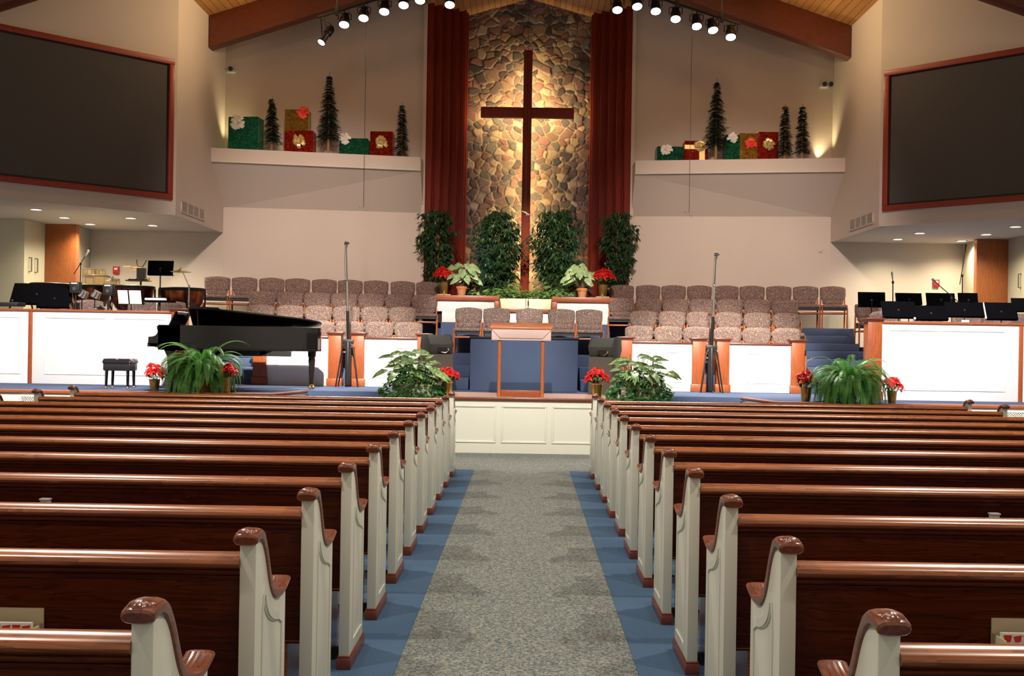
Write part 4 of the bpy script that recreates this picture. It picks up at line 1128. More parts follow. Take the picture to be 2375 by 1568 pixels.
# percussion rack
p = at(325, 640, 20.2); t = thing('percussion_rack', 'black percussion rack with wood blocks against the left alcove wall', 'percussion rack', (p.x, 20.2, 1.55))
def rk(px_, py_): q = at(px_, py_, 20.2); return Vector((q.x-p.x, 0, q.z-1.55))
m = MB(); m.tube([(.02,0,.02), rk(327,618)], .018, 8); m.box(-.05, -.05, rk(330,650).z, .10, .05, rk(330,622).z)
m.lathe([(.2,0),(.19,.015),(.02,.03)], n=18); m.build('stand', M['blackmetal'], t)
for k, (a, b_, c_, d_) in enumerate(((287,617,305,621.5),(308,619,330,624),(309,625,327,629))):
    A, B = rk(a, b_), rk(c_, d_); MB().box(A.x,-.04,min(A.z,B.z),B.x,.04,max(A.z,B.z)).build('wood_block', M['drumshell'], t, bevel=.006)
m = MB(); m.tube([rk(317,602), rk(318,613), rk(321,618), rk(331,618), rk(335,612), rk(340,603)], .008, 6); m.build('holder_frame', M['blackmetal'], t)
m = MB(); A, B = rk(296,646), rk(346,653); m.box(A.x,-.12,B.z,B.x,.12,B.z+.02)
for k in range(6): m.ell((A.x+.05+k*.06,-.02,B.z+.035),(.03,.05,.018))
m.build('accessory_tray', M['blackmetal'], t)
m = MB(); A, B = rk(341,645), rk(347,653); m.box(A.x,-.03,B.z,B.x,.03,A.z); m.build('cowbell', M['brass'], t)
# white card standing on the right band wall
p = at(2240, 749, 16.22); m = MB(); m.box(-.055,-.004,0,.055,.004,.035); m.box(-.055,-.004,0,.055,.03,.003)
o = m.build('place_card', M['paper'], loc=(p.x, 16.24, 1.95)); tag(o, 'small white card lying on top of the right band wall', 'card')
# black keyboard at far left
p = at(14, 706, 17.45); t = thing('keyboard_stand', 'low black keyboard on a stand at the left edge behind the band wall', 'keyboard', (p.x, 17.45, 1.32))
MB().box(-.30,-.15,p.z-1.32-.03,.25,.15,p.z-1.32+.03).build('keyboard', M['black'], t, bevel=.008)
m = MB(); m.tube([(-.2,.1,0),(.15,-.1,p.z-1.25)], .014, 6); m.tube([(.15,.1,0),(-.2,-.1,p.z-1.25)], .014, 6); m.build('cross_legs', M['blackmetal'], t)

# ================================================================== HANGING MICROPHONES, WALL SPOTS
for px_, py_, Y, lab in ((843,484,19.2,'microphone hanging on a thin wire before the left choir ledge'),(1598,497,19.2,'microphone hanging on a thin wire before the right choir ledge'),(1219,494,19.6,'microphone hanging on a thin wire in front of the cross')):
    p = at(px_, py_, Y); t = thing('hanging_microphone', lab, 'microphone', (p.x, Y, p.z))
    m = MB(); m.tube([(0,0,.03),(0,0,cz(p.x)-p.z-.005)], .0045, 5); m.build('wire', M['blackmetal'], t)
    m = MB(); m.tube([(-.07,0,.035),(.02,0,-.0),(.07,0,-.035)], .010, 6); m.ell((-.07,0,.035),(.018,.014,.014)); m.tube([(0,0,.03),(.03,0,-.05)], .006, 6); m.build('capsule', M['chrome'], t)
for s, px_, py_, nm in ((-1,537,165,'left'),(1,1908,200,'right')):
    Y = 22.07; p = at(px_, py_, Y); t = thing('emergency_light', 'small twin-headed emergency light high on the %s back wall' % nm, 'emergency light', (p.x, Y, p.z))
    MB().box(-.08,-.09,-.05,.10,.02,.03).build('housing', M['greybox'], t, bevel=.01)
    m = MB()
    for dx in (0.01, s*.14): m.lathe([(.018,-.03),(.045,.02),(.048,.03)], (0,0,0), 14, M=Matrix.Translation((dx,-.09,.03)) @ Matrix.Rotation(1.9, 4, 'X'))
    m.build('lamp_heads', M['black'], t)
    MB().box(min(s*.08,s*.19),-.05,-.01,max(s*.08,s*.19),-.02,.01).build('arm', M['greybox'], t)
p = at(1903, 582, 22.04); m = MB(); m.lathe([(.045,0),(.045,-.02),(.03,-.03)], n=18, M=Matrix.Rotation(-PI/2, 4, 'X')); o = m.build('wall_sensor', M['ventgrey'], loc=(p.x, 22.03, p.z)); tag(o, 'small round grey sensor disc on the right back wall', 'sensor')

# ================================================================== TRACK LIGHTS
def lamp_bar(s, a, b_, nm):
    A, B = at(*a, 19.4), at(*b_, 19.4); d = (B-A); 
    t = thing('lighting_bar', 'black pipe carrying stage lights on the %s side' % nm, 'lighting bar', A)
    m = MB(); m.tube([(0,0,0), B-A], .024, 8); m.build('pipe', M['blackmetal'], t)
    for f in (.13, .45, .8):
        q = d*f; m = MB(); top = cz((A+q).x)-(A+q).z; m.tube([q, q+Vector((0,0,top))], .01, 6); m.box(q.x-.025,-.035,q.z-.07,q.x+.025,.035,q.z+.09); m.build('hanger', M['blackmetal'], t)
    return A, B
AL, BL = lamp_bar(-1, (737,40), (1075,-62), 'left')
AR, BR = lamp_bar(1, (1716,56), (1395,-48), 'right')
def bar_z(x, A, B): return A.z+(B.z-A.z)*(x-A.x)/(B.x-A.x)
LAMPS = []
def stage_lamp(px_, py_, A, B, lab, long=False, yaw=0., grp=None):
    Y = 19.4; p = at(px_, py_, Y)     # centre of the lens
    zb = bar_z(p.x, A, B)
    t = thing('stage_light', lab, 'stage light', (p.x, Y, p.z), group=grp)
    tx = .5; tz = yaw
    ln = .42 if long else .24
    # axis points from the lens up and back
    Rm = Matrix.Rotation(tz, 4, 'Y') @ Matrix.Rotation(-tx, 4, 'X')
    r = .068 if long else .092
    m = MB()
    if long: m.lathe([(r,.0),(r*1.08,.015),(r*1.05,.04),(r*.8,.06),(r*.8,.22),(r*1.1,.24),(r*1.15,.36),(r*.7,.42),(.02,.43)], n=20, M=Rm, caps=False)
    else: m.lathe([(r,0),(r*1.1,.006),(r*1.12,.03),(r*1.02,.035),(r*1.0,.14),(r*.78,.19),(r*.72,.25),(r*.3,.27),(.01,.275)], n=20, M=Rm, caps=False)
    m.build('housing', M['blackmetal'], t)
    m = MB(); m.lathe([(.001,.006),(r*.96,.006)], n=20, M=Rm, caps=False); m.build('lens', M['lens'], t, recalc=False)
    c = Rm @ Vector((0,0,ln*.5)); x = p.x; tp = Vector((0,0,zb-p.z-.02))
    if tp.z < c.z+.1: tp.z = c.z+.16
    m = MB(); m.tube([c+Vector((-r*1.25,0,0)), Vector((c.x-r*1.3,c.y*.6,(tp.z+c.z)/2+.03)), Vector((c.x*.4-r*.6,0,tp.z-.05)), Vector((c.x*.4+r*.6,0,tp.z-.05)), Vector((c.x+r*1.3,c.y*.6,(tp.z+c.z)/2+.03)), c+Vector((r*1.25,0,0))], .009, 6)
    m.tube([tp+Vector((0,0,-.06)), tp+Vector((0,0,.03))], .014, 6); m.build('yoke', M['blackmetal'], t)
    m = MB(); m.tube([c+Vector((.0,.06,.1)), Vector((.05,.08,tp.z-.08)), Vector((.09,.03,tp.z)), Vector((.03,0,tp.z+.03))], .005, 5); m.build('cable', M['black'], t)
    LAMPS.append((p.x, Y, p.z))
pos = ['outermost long spotlight','second from the outside','third from the outside','fourth from the outside','fifth from the outside','sixth from the outside','seventh, at the top edge','innermost, against the red jamb']
for i, (a, b_) in enumerate(((745,99),(798,58),(843,43),(891,28),(936,13),(974,2),(1043,12))):
    stage_lamp(a, b_, AL, BL, 'black stage light with glowing lens on the left bar, ' + (pos[i] if i < 6 else pos[7]), i == 0, .42 if i == 0 else 0, 'stage lights on the left bar')
for i, (a, b_) in enumerate(((1695,87),(1654,71),(1616,62),(1567,45),(1521,27),(1478,16),(1432,24))):
    stage_lamp(a, b_, AR, BR, 'black stage light with glowing lens on the right bar, ' + ('outermost' if i == 0 else pos[i] if i < 6 else pos[7]), False, (.05,-.1,0,.05,0,-.1,0)[i], 'stage lights on the right bar')
# ================================================================== PRESENTS AND TREES ON THE LEDGES
def bow(parent, c, r, mat, seed, n=9):
    rr = random.Random(seed); m = MB(); c = Vector(c)
    for k in range(n):
        a = 2*PI*k/n + rr.uniform(-.2,.2); d = Vector((math.cos(a), 0, math.sin(a))); L = r*rr.uniform(.75,1.05); side = Vector((-math.sin(a), .25, math.cos(a)))
        pts = [c, c+d*L*.35+Vector((0,-L*.30,0)), c+d*L*.8+Vector((0,-L*.38,0)), c+d*L+Vector((0,-L*.15,0)), c+d*L*.75+Vector((0,-.005,0)), c+d*L*.2+Vector((0,-.002,0))]
        m.ribbon(pts, [r*.15,r*.38,r*.45,r*.42,r*.35,r*.2], side)
    for k in range(5):
        a = rr.uniform(0,2*PI); d = Vector((math.cos(a),0,math.sin(a))); L = r*.5
        m.ribbon([c+Vector((0,-r*.25,0)), c+d*L*.5+Vector((0,-r*.5,0)), c+d*L+Vector((0,-r*.35,0)), c+d*L*.4+Vector((0,-r*.1,0))], r*.3, Vector((-math.sin(a),.2,math.cos(a))))
    return m.build('bow', mat, parent, recalc=False, ang=60)
LZ = 5.25
def ledge_y(px_):          # depth of a thing standing on the ledge, .25 m behind its edge
    f = abs(px_-1218); return 21.08 + .72*(1-(f-250)/480) + .22
def present(x0, y0, x1, y1, foilm, bc, br, bm, lab, z0=LZ, depth=.35, rz=0, seed=1, ribbon=None, yo=0):
    Y = ledge_y((x0+x1)/2)+yo; a = at(x0, y1, Y); b_ = at(x1, y0, Y); w = b_.x-a.x; h = b_.z-z0
    t = thing('gift_box', lab, 'present', ((a.x+b_.x)/2, Y, z0), rz)
    # slightly crinkled wrapped box
    m = MB(); rr = random.Random(seed); n = 7; g = lambda i, j, f: rr.uniform(-.004,.004)
    m.box(-w/2, 0, 0, w/2, min(depth, .38), h); o = m.build('wrapped_box', foilm, t, bevel=.008)
    if ribbon:
        m = MB(); m.box(-w/2-.003,-.004,h*.60,w/2+.003,.0,h*.80); m.box(w*.12,-.004,0,w*.36,.0,h); m.build('ribbon', ribbon, t)
    c = at(bc[0], bc[1], Y); bow(t, (c.x-(a.x+b_.x)/2, -.01, c.z-z0), br, bm, seed)
    return t
present(527,271,599,343,M['greenfoil'],(551,284),.17,M['whiteribbon'],'tall green foil present with a white bow at the left end of the left ledge',seed=3,rz=-.12)
present(659,303,726,348,M['redfoil'],(694,327),.15,M['goldribbon'],'red foil present with a gold bow under the gold present, left ledge',seed=4)
zt = at(690,303,ledge_y(692)).z
present(660,254,715,300,M['goldwrap'],(703,263),.14,M['redribbon'],'gold foil present with a red bow stacked on a red present, left ledge',z0=zt,seed=5,depth=.3)
present(787,321,853,356,M['greenfoil'],(800,322),.13,M['whiteribbon'],'low green foil present with a white bow right of the tallest left tree',seed=6)
present(858,305,911,358,M['redfoil'],(885,330),.15,M['goldribbon'],'red foil present with a gold bow beside the thin tree, left ledge',seed=7)
present(1524,340,1586,369,M['greenfoil'],(1545,347),.13,M['whiteribbon'],'low green foil present with a white bow at the inner end of the right ledge',seed=8)
present(1588,327,1643,368,M['redfoil'],(1624,338),.14,M['goldribbon'],'red present with crossed gold ribbon and gold bow, right ledge',seed=9,ribbon=M['goldribbon'])
present(1683,313,1716,367,M['greenfoil'],(1699,320),.12,M['whiteribbon'],'narrow green foil present with a white bow, right ledge',seed=10)
present(1716,309,1758,367,M['goldwrap'],(1741,333),.13,M['redribbon'],'gold foil present with a red bow between green and red ones, right ledge',seed=11,yo=.02)
present(1760,306,1806,366,M['redfoil'],(1783,334),.13,M['goldribbon'],'red foil present with a gold bow beside the short tree pair, right ledge',seed=12,yo=.04)
def fir(px_, ytop, ybot, w0, bare, lab, seed, slim=False):
    Y = ledge_y(px_)-.02; a = at(px_, ytop, Y); b_ = at(px_, ybot, Y); h = a.z-LZ; rr = random.Random(seed)
    t = thing('alpine_tree', lab, 'christmas tree', (b_.x, Y, LZ), group=None)
    m = MB(); m.tube([(0,0,0),(.004,0,h*.5),(0,0,h)], [.030,.014,.005], 8); m.build('trunk', M['bark'], t)
    m = MB(); W = w0/2*Y/F
    nl = int(h/.035)
    for k in range(nl):
        f = k/nl; z = h*(bare+(.95-bare)*f)+rr.uniform(-.01,.01); rad = W*((1-f)**(.55 if slim else .75))*(1+.18*math.sin(k*1.1+seed))+.025
        nb = 15 if f < .8 else 9
        for j in range(nb):
            an = rr.uniform(0,2*PI); L = rad*rr.uniform(.7,1.12); d = Vector((math.cos(an), math.sin(an), 0)); dr = rr.uniform(.15,.6)
            p0 = Vector((0,0,z+.02)); tip = d*L+Vector((0,0,z-L*dr)); mid = d*L*.5+Vector((0,0,z+.02-L*dr*.15))
            ns = max(4, int(L/.024))
            for q in range(ns):
                u = q/ns; p = (p0*(1-u)+mid*u)*(1-u)+(mid*(1-u)+tip*u)*u
                for sg in (-1,1):
                    dd = (d + Vector((-d.y, d.x, 0))*sg*rr.uniform(.5,1.1) + Vector((0,0,rr.uniform(-.5,.25)))).normalized()
                    e = p + dd*rr.uniform(.045,.075); s2 = dd.cross(Vector((rr.uniform(-1,1),rr.uniform(-1,1),1))).normalized()*.0065
                    m.add([p-s2, p+s2, e], [(0,1,2)])
    m.build('needles', M['fir'], t, recalc=False, smooth=False)
    if not slim: pass
    return t
fir(629,224,342,42,.20,'short dark fir tree left of the stacked presents, left ledge',1)
fir(761,167,353,56,.18,'tallest dark fir tree on the left ledge',2)
fir(931,238,360,30,.06,'thin dark fir tree at the inner end of the left ledge',3,True)
fir(1660,181,366,56,.18,'tallest dark fir tree on the right ledge',4)
fir(1820,241,364,32,.10,'left one of the two slim short fir trees on the right ledge',5,True)
fir(1860,240,364,32,.12,'right one of the two slim short fir trees on the right ledge',6,True)

# ================================================================== PLANTS
def poinsettia(loc, pw, ph, fw, lab, seed, potmat, n=14, big=False, group=None):
    rr = random.Random(seed); t = thing('potted_poinsettia', lab, 'poinsettia', loc, group=group)
    m = MB(); m.lathe([(pw*.36,0),(pw*.40,ph*.2),(pw*.5,ph),(pw*.44,ph),(pw*.42,ph*.9)], n=18, caps=False); m.lathe([(.001,ph*.9),(pw*.43,ph*.9)], n=18, caps=False); m.lathe([(.001,.002),(pw*.36,.002)], n=18, caps=False)
    # pleated foil rim
    m.lathe([(pw*.5,ph),(pw*.58,ph*1.06)], n=18, caps=False); m.build('pot', potmat, t)
    m = MB(); g = MB(); st = MB()
    for k in range(n):
        a = 2*PI*k*.618; rad = fw*.5*math.sqrt((k+.5)/n)*.78
        c = Vector((rad*math.cos(a), rad*math.sin(a)*.85, ph + fw*(.56-.48*(rad/(fw*.5))**2)+rr.uniform(-.02,.03)))
        st.tube([(0,0,ph*.85), c*.6+Vector((0,0,ph*.4)), c-Vector((0,0,.01))], .004, 4)
        tiltv = Vector((math.cos(a)*rad/fw*1.6, math.sin(a)*rad/fw*1.6-.25, 1)).normalized()
        e1 = tiltv.orthogonal().normalized(); e2 = tiltv.cross(e1); Ls = fw*(.26 if not big else .20)
        for ring, (nn, sc, el) in enumerate(((6,1.0,-.15),(5,.68,.35),(4,.4,.8))):
            for j in range(nn):
                b_ = 2*PI*j/nn+ring*.5+rr.uniform(-.2,.2); d = (e1*math.cos(b_)+e2*math.sin(b_)+tiltv*el).normalized()
                L = Ls*sc*rr.uniform(.85,1.15); m.leaf(c+tiltv*.004*ring, d, tiltv, L, L*.52, rr.uniform(.1,.45), .18)
        for j in range(3):
            b_ = rr.uniform(0,2*PI); d = (Vector((math.cos(b_), math.sin(b_), -.5))+Vector((c.x,c.y,0))*3).normalized()
            g.leaf(c-tiltv*.05, d, tiltv, Ls*.9, Ls*.45, .5, .1)
        for j in range(5):
            b_ = rr.uniform(0,2*PI); 
    st.build('stems', M['stem'], t); g.build('leaves', M['poinleaf'], t, recalc=False); m.build('red_bracts', M['poin'], t, recalc=False)
    return t
def fern(loc, R_, H_, lab, seed, n=150):
    rr = random.Random(seed); t = thing('potted_fern', lab, 'fern', loc)
    m = MB(); m.lathe([(.10,0),(.13,.22),(.14,.27),(.125,.27),(.12,.25)], n=18, caps=False); m.lathe([(.001,.25),(.12,.25)], n=18, caps=False); m.build('pot', M['terracotta'], t)
    m = MB(); st = MB()
    for k in range(n):
        a = 2*PI*k*.618+rr.uniform(-.25,.25); el = rr.uniform(.2,1.5); f = (1.5-el)/1.3
        L = R_*rr.uniform(1.45,2.05)*(1-.12*f); d = Vector((math.cos(a), math.sin(a), 0)); pts = []; p = Vector((d.x*.05, d.y*.05, .28)); ang_ = el; stp = L/20
        cur = rr.uniform(.14,.20)*(1 if el < 1.35 else .8)
        for q in range(21):
            pts.append(p.copy()); p = p + (d*math.cos(ang_)+Vector((0,0,math.sin(ang_))))*stp; ang_ = max(ang_-cur*(.7+.6*q/20), -1.45)
        pts = [Vector((q.x, q.y, max(q.z, .015) if q.y > -.12 else q.z)) for q in pts]
        st.tube(pts, [.004*(1-i/24) for i in range(21)], 4, caps=False)
        for q in range(2, 20):
            for sub in (0, .5):
                tt = (pts[q+1]-pts[q-1]).normalized(); p0 = pts[q]+(pts[q+1]-pts[q])*sub
                side = tt.cross(Vector((0,0,1)));
                if side.length < .05: side = tt.orthogonal()
                side.normalize(); wl = .062*math.sin(PI*min(1,(q+sub+2)/22))**.8*(R_/.45)
                up = side.cross(tt)
                for sg in (-1,1):
                    dd = (side*sg+tt*.35+up*(-.12)+Vector((0,0,-.1))).normalized(); e = p0+dd*wl; w2 = tt*.0075*(R_/.45)
                    m.add([p0-w2*.6, p0+w2*.6, p0+dd*wl*.6+w2, e, p0+dd*wl*.6-w2], [(0,1,2,3,4)])
    st.build('frond_stems', M['stem'], t, recalc=False); m.build('fronds', M['fern'], t, recalc=False, smooth=False)
    return t
gp = 'poinsettias along the stage front'
sf = SZ+.0
poinsettia((at(372,895,15.6).x, 15.35, sf), .15, .16, .36, 'red poinsettia in a gold pot left of the left fern', 11, M['goldfoil'], 9, group=gp)
poinsettia((at(525,905,15.15).x, 15.14, sf), .15, .22, .34, 'red poinsettia in a gold pot right of the left fern', 12, M['goldfoil'], 9, group=gp)
poinsettia((at(1037,900,15.15).x, 15.15, sf+.006), .155, .19, .37, 'red poinsettia in a gold pot left of the lectern', 13, M['goldfoil'], 10, group=gp)
poinsettia((at(1385,900,15.15).x, 15.15, sf+.006), .155, .20, .37, 'red poinsettia in a gold pot right of the lectern', 14, M['goldfoil'], 10, group=gp)
poinsettia((at(1869,915,15.3).x, 15.3, sf), .16, .20, .36, 'red poinsettia in a gold pot left of the right fern', 15, M['goldfoil'], 9, group=gp)
poinsettia((at(2064,925,15.3).x, 15.22, sf), .14, .17, .33, 'red poinsettia in a gold pot at the far right of the stage front', 16, M['goldfoil'], 9, group=gp)
poinsettia((at(2030,925,15.6).x, 15.75, sf), .14, .14, .28, 'red poinsettia partly hidden behind the right fern', 17, M['goldfoil'], 7, group=gp)
bz = 2.42
gq = 'big poinsettias of the planter'
poinsettia((at(1030,675,20.95).x, 20.92, bz-.0+.03), .20, .22, .50, 'dense red poinsettia in a gold pot at the left end of the planter', 18, M['goldfoil'], 22, True, gq)
poinsettia((at(1397,680,20.95).x, 20.92, bz+.03), .20, .22, .54, 'dense red poinsettia in a gold pot at the right end of the planter', 19, M['goldfoil'], 24, True, gq)
for px_, w_ in ((1030,'left'),(1397,'right')):
    p = at(px_, 680, 20.92)
    m = MB(); m.box(-.13,-.10,0,-.005,.10,.08); m.box(.005,-.10,0,.13,.10,.08); o = m.build('paving_block', M['stoneware'], loc=(p.x, 20.92, 2.37), bevel=.006); tag(o, 'pair of grey blocks under the %s planter poinsettia' % w_, 'block')
fern((at(470,905,15.32).x, 15.32, sf), .46, .6, 'big green fern at the left stage front beside the piano', 21)
fern((at(1962,925,15.3).x, 15.20, sf), .45, .6, 'big green fern at the right stage front before the blue stairs', 22)
def ivy(loc, w, h, lab, seed, n=170, name='trailing_ivy', trail=.25):
    rr = random.Random(seed); t = thing(name, lab, 'ivy', loc); m = MB()
    MB().lathe([(.06,0),(.08,.10),(.07,.10),(.001,.09)], n=14, caps=False).build('pot', M['terracotta'], t)
    for k in range(n):
        a = rr.uniform(0,2*PI); r = w*math.sqrt(rr.random()); z = h*rr.random()*(1-(r/w)**2)+.02
        p = Vector((r*math.cos(a), r*math.sin(a)*.6, z))
        if p.y < -.10 and rr.random() < .6: p.z = -trail*rr.random()+.02; p.y = min(p.y,-.22)
        d = Vector((math.cos(a)+rr.uniform(-.6,.6), math.sin(a)-.4, rr.uniform(-.5,.4))); L = rr.uniform(.035,.06)
        m.leaf(p, d, (0,-.3,1), L, L*.8, .3, .15)
    m.build('leaves', M['ivy'], t, recalc=False); return t
ivy((at(418,900,15.3).x, 15.26, sf), .17, .34, 'small variegated ivy between the left poinsettia and the left fern', 31, 260)
def dieff(loc, lab, seed, flip=1):
    rr = random.Random(seed); t = thing('mixed_planter', lab, 'planter', loc)
    m = MB(); m.box(-.27,-.13,0,.27,.13,.15); m.box(-.285,-.145,.14,.285,.145,.165); m.build('planter_box', M['stoneware'], t, bevel=.01)
    MB().box(-.25,-.11,.15,.25,.11,.17).build('soil', M['soil'], t)
    v = MB(); st = MB()
    for k in range(44):
        a = 2*PI*k*.618+rr.uniform(-.3,.3); el = rr.uniform(.15,1.4); r = rr.uniform(.14,.36)
        x0 = rr.uniform(-.18,.18); b0 = Vector((x0, rr.uniform(-.06,.06), .16)); d = Vector((math.cos(a), math.sin(a)*.8-.15, 0))
        tip = b0+d*r*math.cos(el)*1.1+Vector((0,0,.12+r*math.sin(el)*.95)); st.tube([b0, (b0+tip)/2+Vector((0,0,.04)), tip], .005, 5)
        L = rr.uniform(.17,.29); v.leaf(tip-d*L*.3, d*math.cos(el*.6)+Vector((0,-.35,math.sin(el*.6)*.5-.15)), (d.x*-.3,-.8,1), L, L*.38, rr.uniform(.2,.7), .12)
    for k in range(5):
        a = rr.uniform(0,2*PI); x0 = rr.uniform(-.12,.12); L = rr.uniform(.05,.10); z = rr.uniform(.45,.66)
        st.tube([(x0,0,.16),(x0*1.3,-.02,.35),(x0*1.5+.03*math.cos(a),-.04,z)], .004, 4)
    v.build('variegated_leaves', M['varieg'], t, recalc=False)
    g = MB()
    for k in range(900):
        a = rr.uniform(0,2*PI); u = math.sqrt(rr.random()); x = .44*u*math.cos(a); y = .26*u*math.sin(a)-.04; z = .12+.36*rr.random()*(1-u*u*.75)
        if y < -.16: z -= .40*rr.random()*(1 if y < -.20 else .5)
        if y < -.16 or abs(x) > .3: z = max(z-.10, -.14 if y < -.26 else .02)
        L = rr.uniform(.045,.085); d = Vector((math.cos(a)+rr.uniform(-.5,.5), math.sin(a)-.5, rr.uniform(-.8,.3)))
        g.leaf((x, y, z), d, (0,-.4,1), L, L*.72, .35, .12)
    g.build('trailing_leaves', M['ivy'], t, recalc=False)
    f = MB()
    for k in range(14):
        a = rr.uniform(-PI, 0) if k % 2 else rr.uniform(0,2*PI); pts = [Vector((rr.uniform(-.2,.2),-.08,.2))]; d = Vector((math.cos(a), math.sin(a)*.7-.2, .6))
        for q in range(7): pts.append(pts[-1]+d.normalized()*.05); d.z -= .25
        st.tube(pts, .003, 4)
        for q in range(1,7):
            for sg in (-1,1):
                sd = (pts[q]-pts[q-1]).cross(Vector((0,0,1))).normalized()*sg; f.leaf(pts[q], sd+(pts[q]-pts[q-1]).normalized()*.6, (0,0,1), .06, .016, .2, .1)
    st.build('stems', M['stem'], t, recalc=False); f.build('feathery_fronds', M['fern'], t, recalc=False)
    return t
dieff((at(958,905,15.2).x, 15.12, sf+.006), 'mixed planter of variegated leaves and trailing ivy left of the lectern', 41)
dieff((at(1482,915,15.2).x, 15.12, sf+.006), 'mixed planter of variegated leaves and trailing ivy right of the lectern', 42)
def caladium(loc, lab, seed, sx=1):
    rr = random.Random(seed); t = thing('potted_caladium', lab, 'caladium', loc)
    m = MB(); m.lathe([(.07,0),(.095,.14),(.108,.14),(.112,.185),(.095,.185),(.09,.16)], n=20, caps=False); m.lathe([(.001,.15),(.09,.15)], n=18, caps=False); m.build('pot', M['terracotta'], t)
    m = MB(); st = MB()
    for k in range(26):
        a = 2*PI*k*.618; r = .28*math.sqrt((k+.5)/22); d = Vector((math.cos(a), math.sin(a)*.7, 0))
        tip = Vector((d.x*r+sx*.04, d.y*r-.02, .24+.36*rr.random()*(1-r*1.2)+.06)); st.tube([(0,0,.15), tip*.5+Vector((0,0,.12)), tip], .004, 4)
        dd = Vector((d.x*.8,-.35,-.75+.5*max(0,d.y))).normalized(); nrm = Vector((d.x*.25,-.9,.55)).normalized(); s = dd.cross(nrm).normalized(); W = rr.uniform(.11,.15)
        sh = [(-.30,.0),(-.42,.28),(-.25,.52),(.1,.50),(.55,.33),(1,0),(.55,-.33),(.1,-.50),(-.25,-.52),(-.42,-.28)]
        pts = [tip+dd*W*u*1.2+s*W*v-nrm*abs(v)*W*.25 for u, v in sh]; c = tip+dd*W*.15+nrm*.008
        n = len(pts); m.add([c]+pts, [(0, 1+i, 1+(i+1) % n) for i in range(n)])
    st.build('stems', M['stem'], t, recalc=False); m.build('leaves', M['caladium'], t, recalc=False)
caladium((at(1071,672,20.95).x, 20.92, bz), 'white-green caladium in a terracotta pot left of the cross', 51)
caladium((at(1350,680,20.95).x, 20.92, bz), 'white-green caladium in a terracotta pot right of the cross', 52, -1)
def ficus(x, y, z, pts, w, lab, seed, n, pot=False):
    "pts: crown profile (height, radius) ; leaves gather on drooping twigs"
    rr = random.Random(seed); t = thing('ficus_tree', lab, 'ficus tree', (x, y, z)); m = MB(); st = MB(); H = pts[-1][0]
    for k in range(3): a = k*2.1; st.tube([(.03*math.cos(a),.03*math.sin(a),0),(.05*math.cos(a+1),.05*math.sin(a+1),H*.4),(.03*math.cos(a+2),.03*math.sin(a+2),H*.85)], [.017,.013,.006], 7)
    def rad(h):
        for (h0, r0), (h1, r1) in zip(pts, pts[1:]):
            if h <= h1: return r0+(r1-r0)*(h-h0)/(h1-h0)
        return pts[-1][1]
    if pot:
        q = MB(); q.lathe([(.12,0),(.15,.08),(.20,.26),(.22,.28),(.22,.31),(.17,.31),(.15,.29)], n=20, caps=False); q.lathe([(.001,.28),(.17,.28)], n=20, caps=False); q.build('pot', M['stoneware'], t)
    nt_ = n//14
    for k in range(nt_):
        h = pts[0][0]+(H-pts[0][0])*(k+rr.random())/nt_; a = rr.uniform(0,2*PI); rm = rad(h)*(1+.25*math.sin(3*a+h*9+seed)); r = rm*(.30+.82*math.sqrt(rr.random()))
        d = Vector((math.cos(a), math.sin(a)*.75, 0)); e = d*r+Vector((0,0,h)); s0 = Vector((0,0,h-.12-r*.25)); mid = (s0+e)/2+Vector((0,0,.10))
        if k % 3 == 0: st.tube([s0, mid, e], [.006,.004,.002], 4)
        for q in range(14):
            u = .45+.65*q/14; p = (s0*(1-u)+mid*u)*(1-u)+(mid*(1-u)+e*u)*u if u < 1 else e+Vector((d.x*.5,d.y*.5,-1))*(u-1)*.8
            p = p+Vector((rr.uniform(-.05,.05), rr.uniform(-.05,.05), rr.uniform(-.04,.04)))
            dd = d*rr.uniform(.2,.9)+Vector((rr.uniform(-.7,.7), rr.uniform(-.7,.5), rr.uniform(-.9,-.1))); L = rr.uniform(.085,.13)
            m.leaf(p, dd, (rr.uniform(-.4,.4),rr.uniform(-.8,0),1), L, L*.38, .3, .15)
    st.build('trunk_and_twigs', M['bark'], t, recalc=False); m.build('leaves', M['ficus'], t, recalc=False)
    return t
G = 2.37
def px_tree(px_, ytop, Y): p = at(px_, 680, Y); q = at(px_, ytop, Y); return p.x, q.z-G
x, h = px_tree(1150, 492, 22.2); ficus(x, 22.2, G, [(.20,.12),(.45,.34),(.8,.46),(1.2,.50),(h-.25,.36),(h,.12)], 0, 'large bushy dark ficus tree left of the cross', 61, 5200)
x, h = px_tree(1290, 488, 22.2); ficus(x, 22.2, G, [(.20,.12),(.45,.28),(.85,.42),(1.3,.50),(h-.2,.44),(h,.20)], 0, 'large bushy dark ficus tree right of the cross', 62, 5200)
x, h = px_tree(1012, 488, 22.05); ficus(x, 22.08, G, [(.45,.14),(.8,.22),(1.1,.28),(1.35,.33),(h-.12,.34),(h,.14)], 0, 'slender ficus tree before the left red wooden jambs', 63, 2300, True)
x, h = px_tree(1433, 493, 22.05); ficus(x, 22.08, G, [(.30,.14),(.6,.20),(1.0,.27),(1.3,.32),(h-.12,.30),(h,.12)], 0, 'slender ficus tree before the right red wooden jambs', 64, 2300, True)
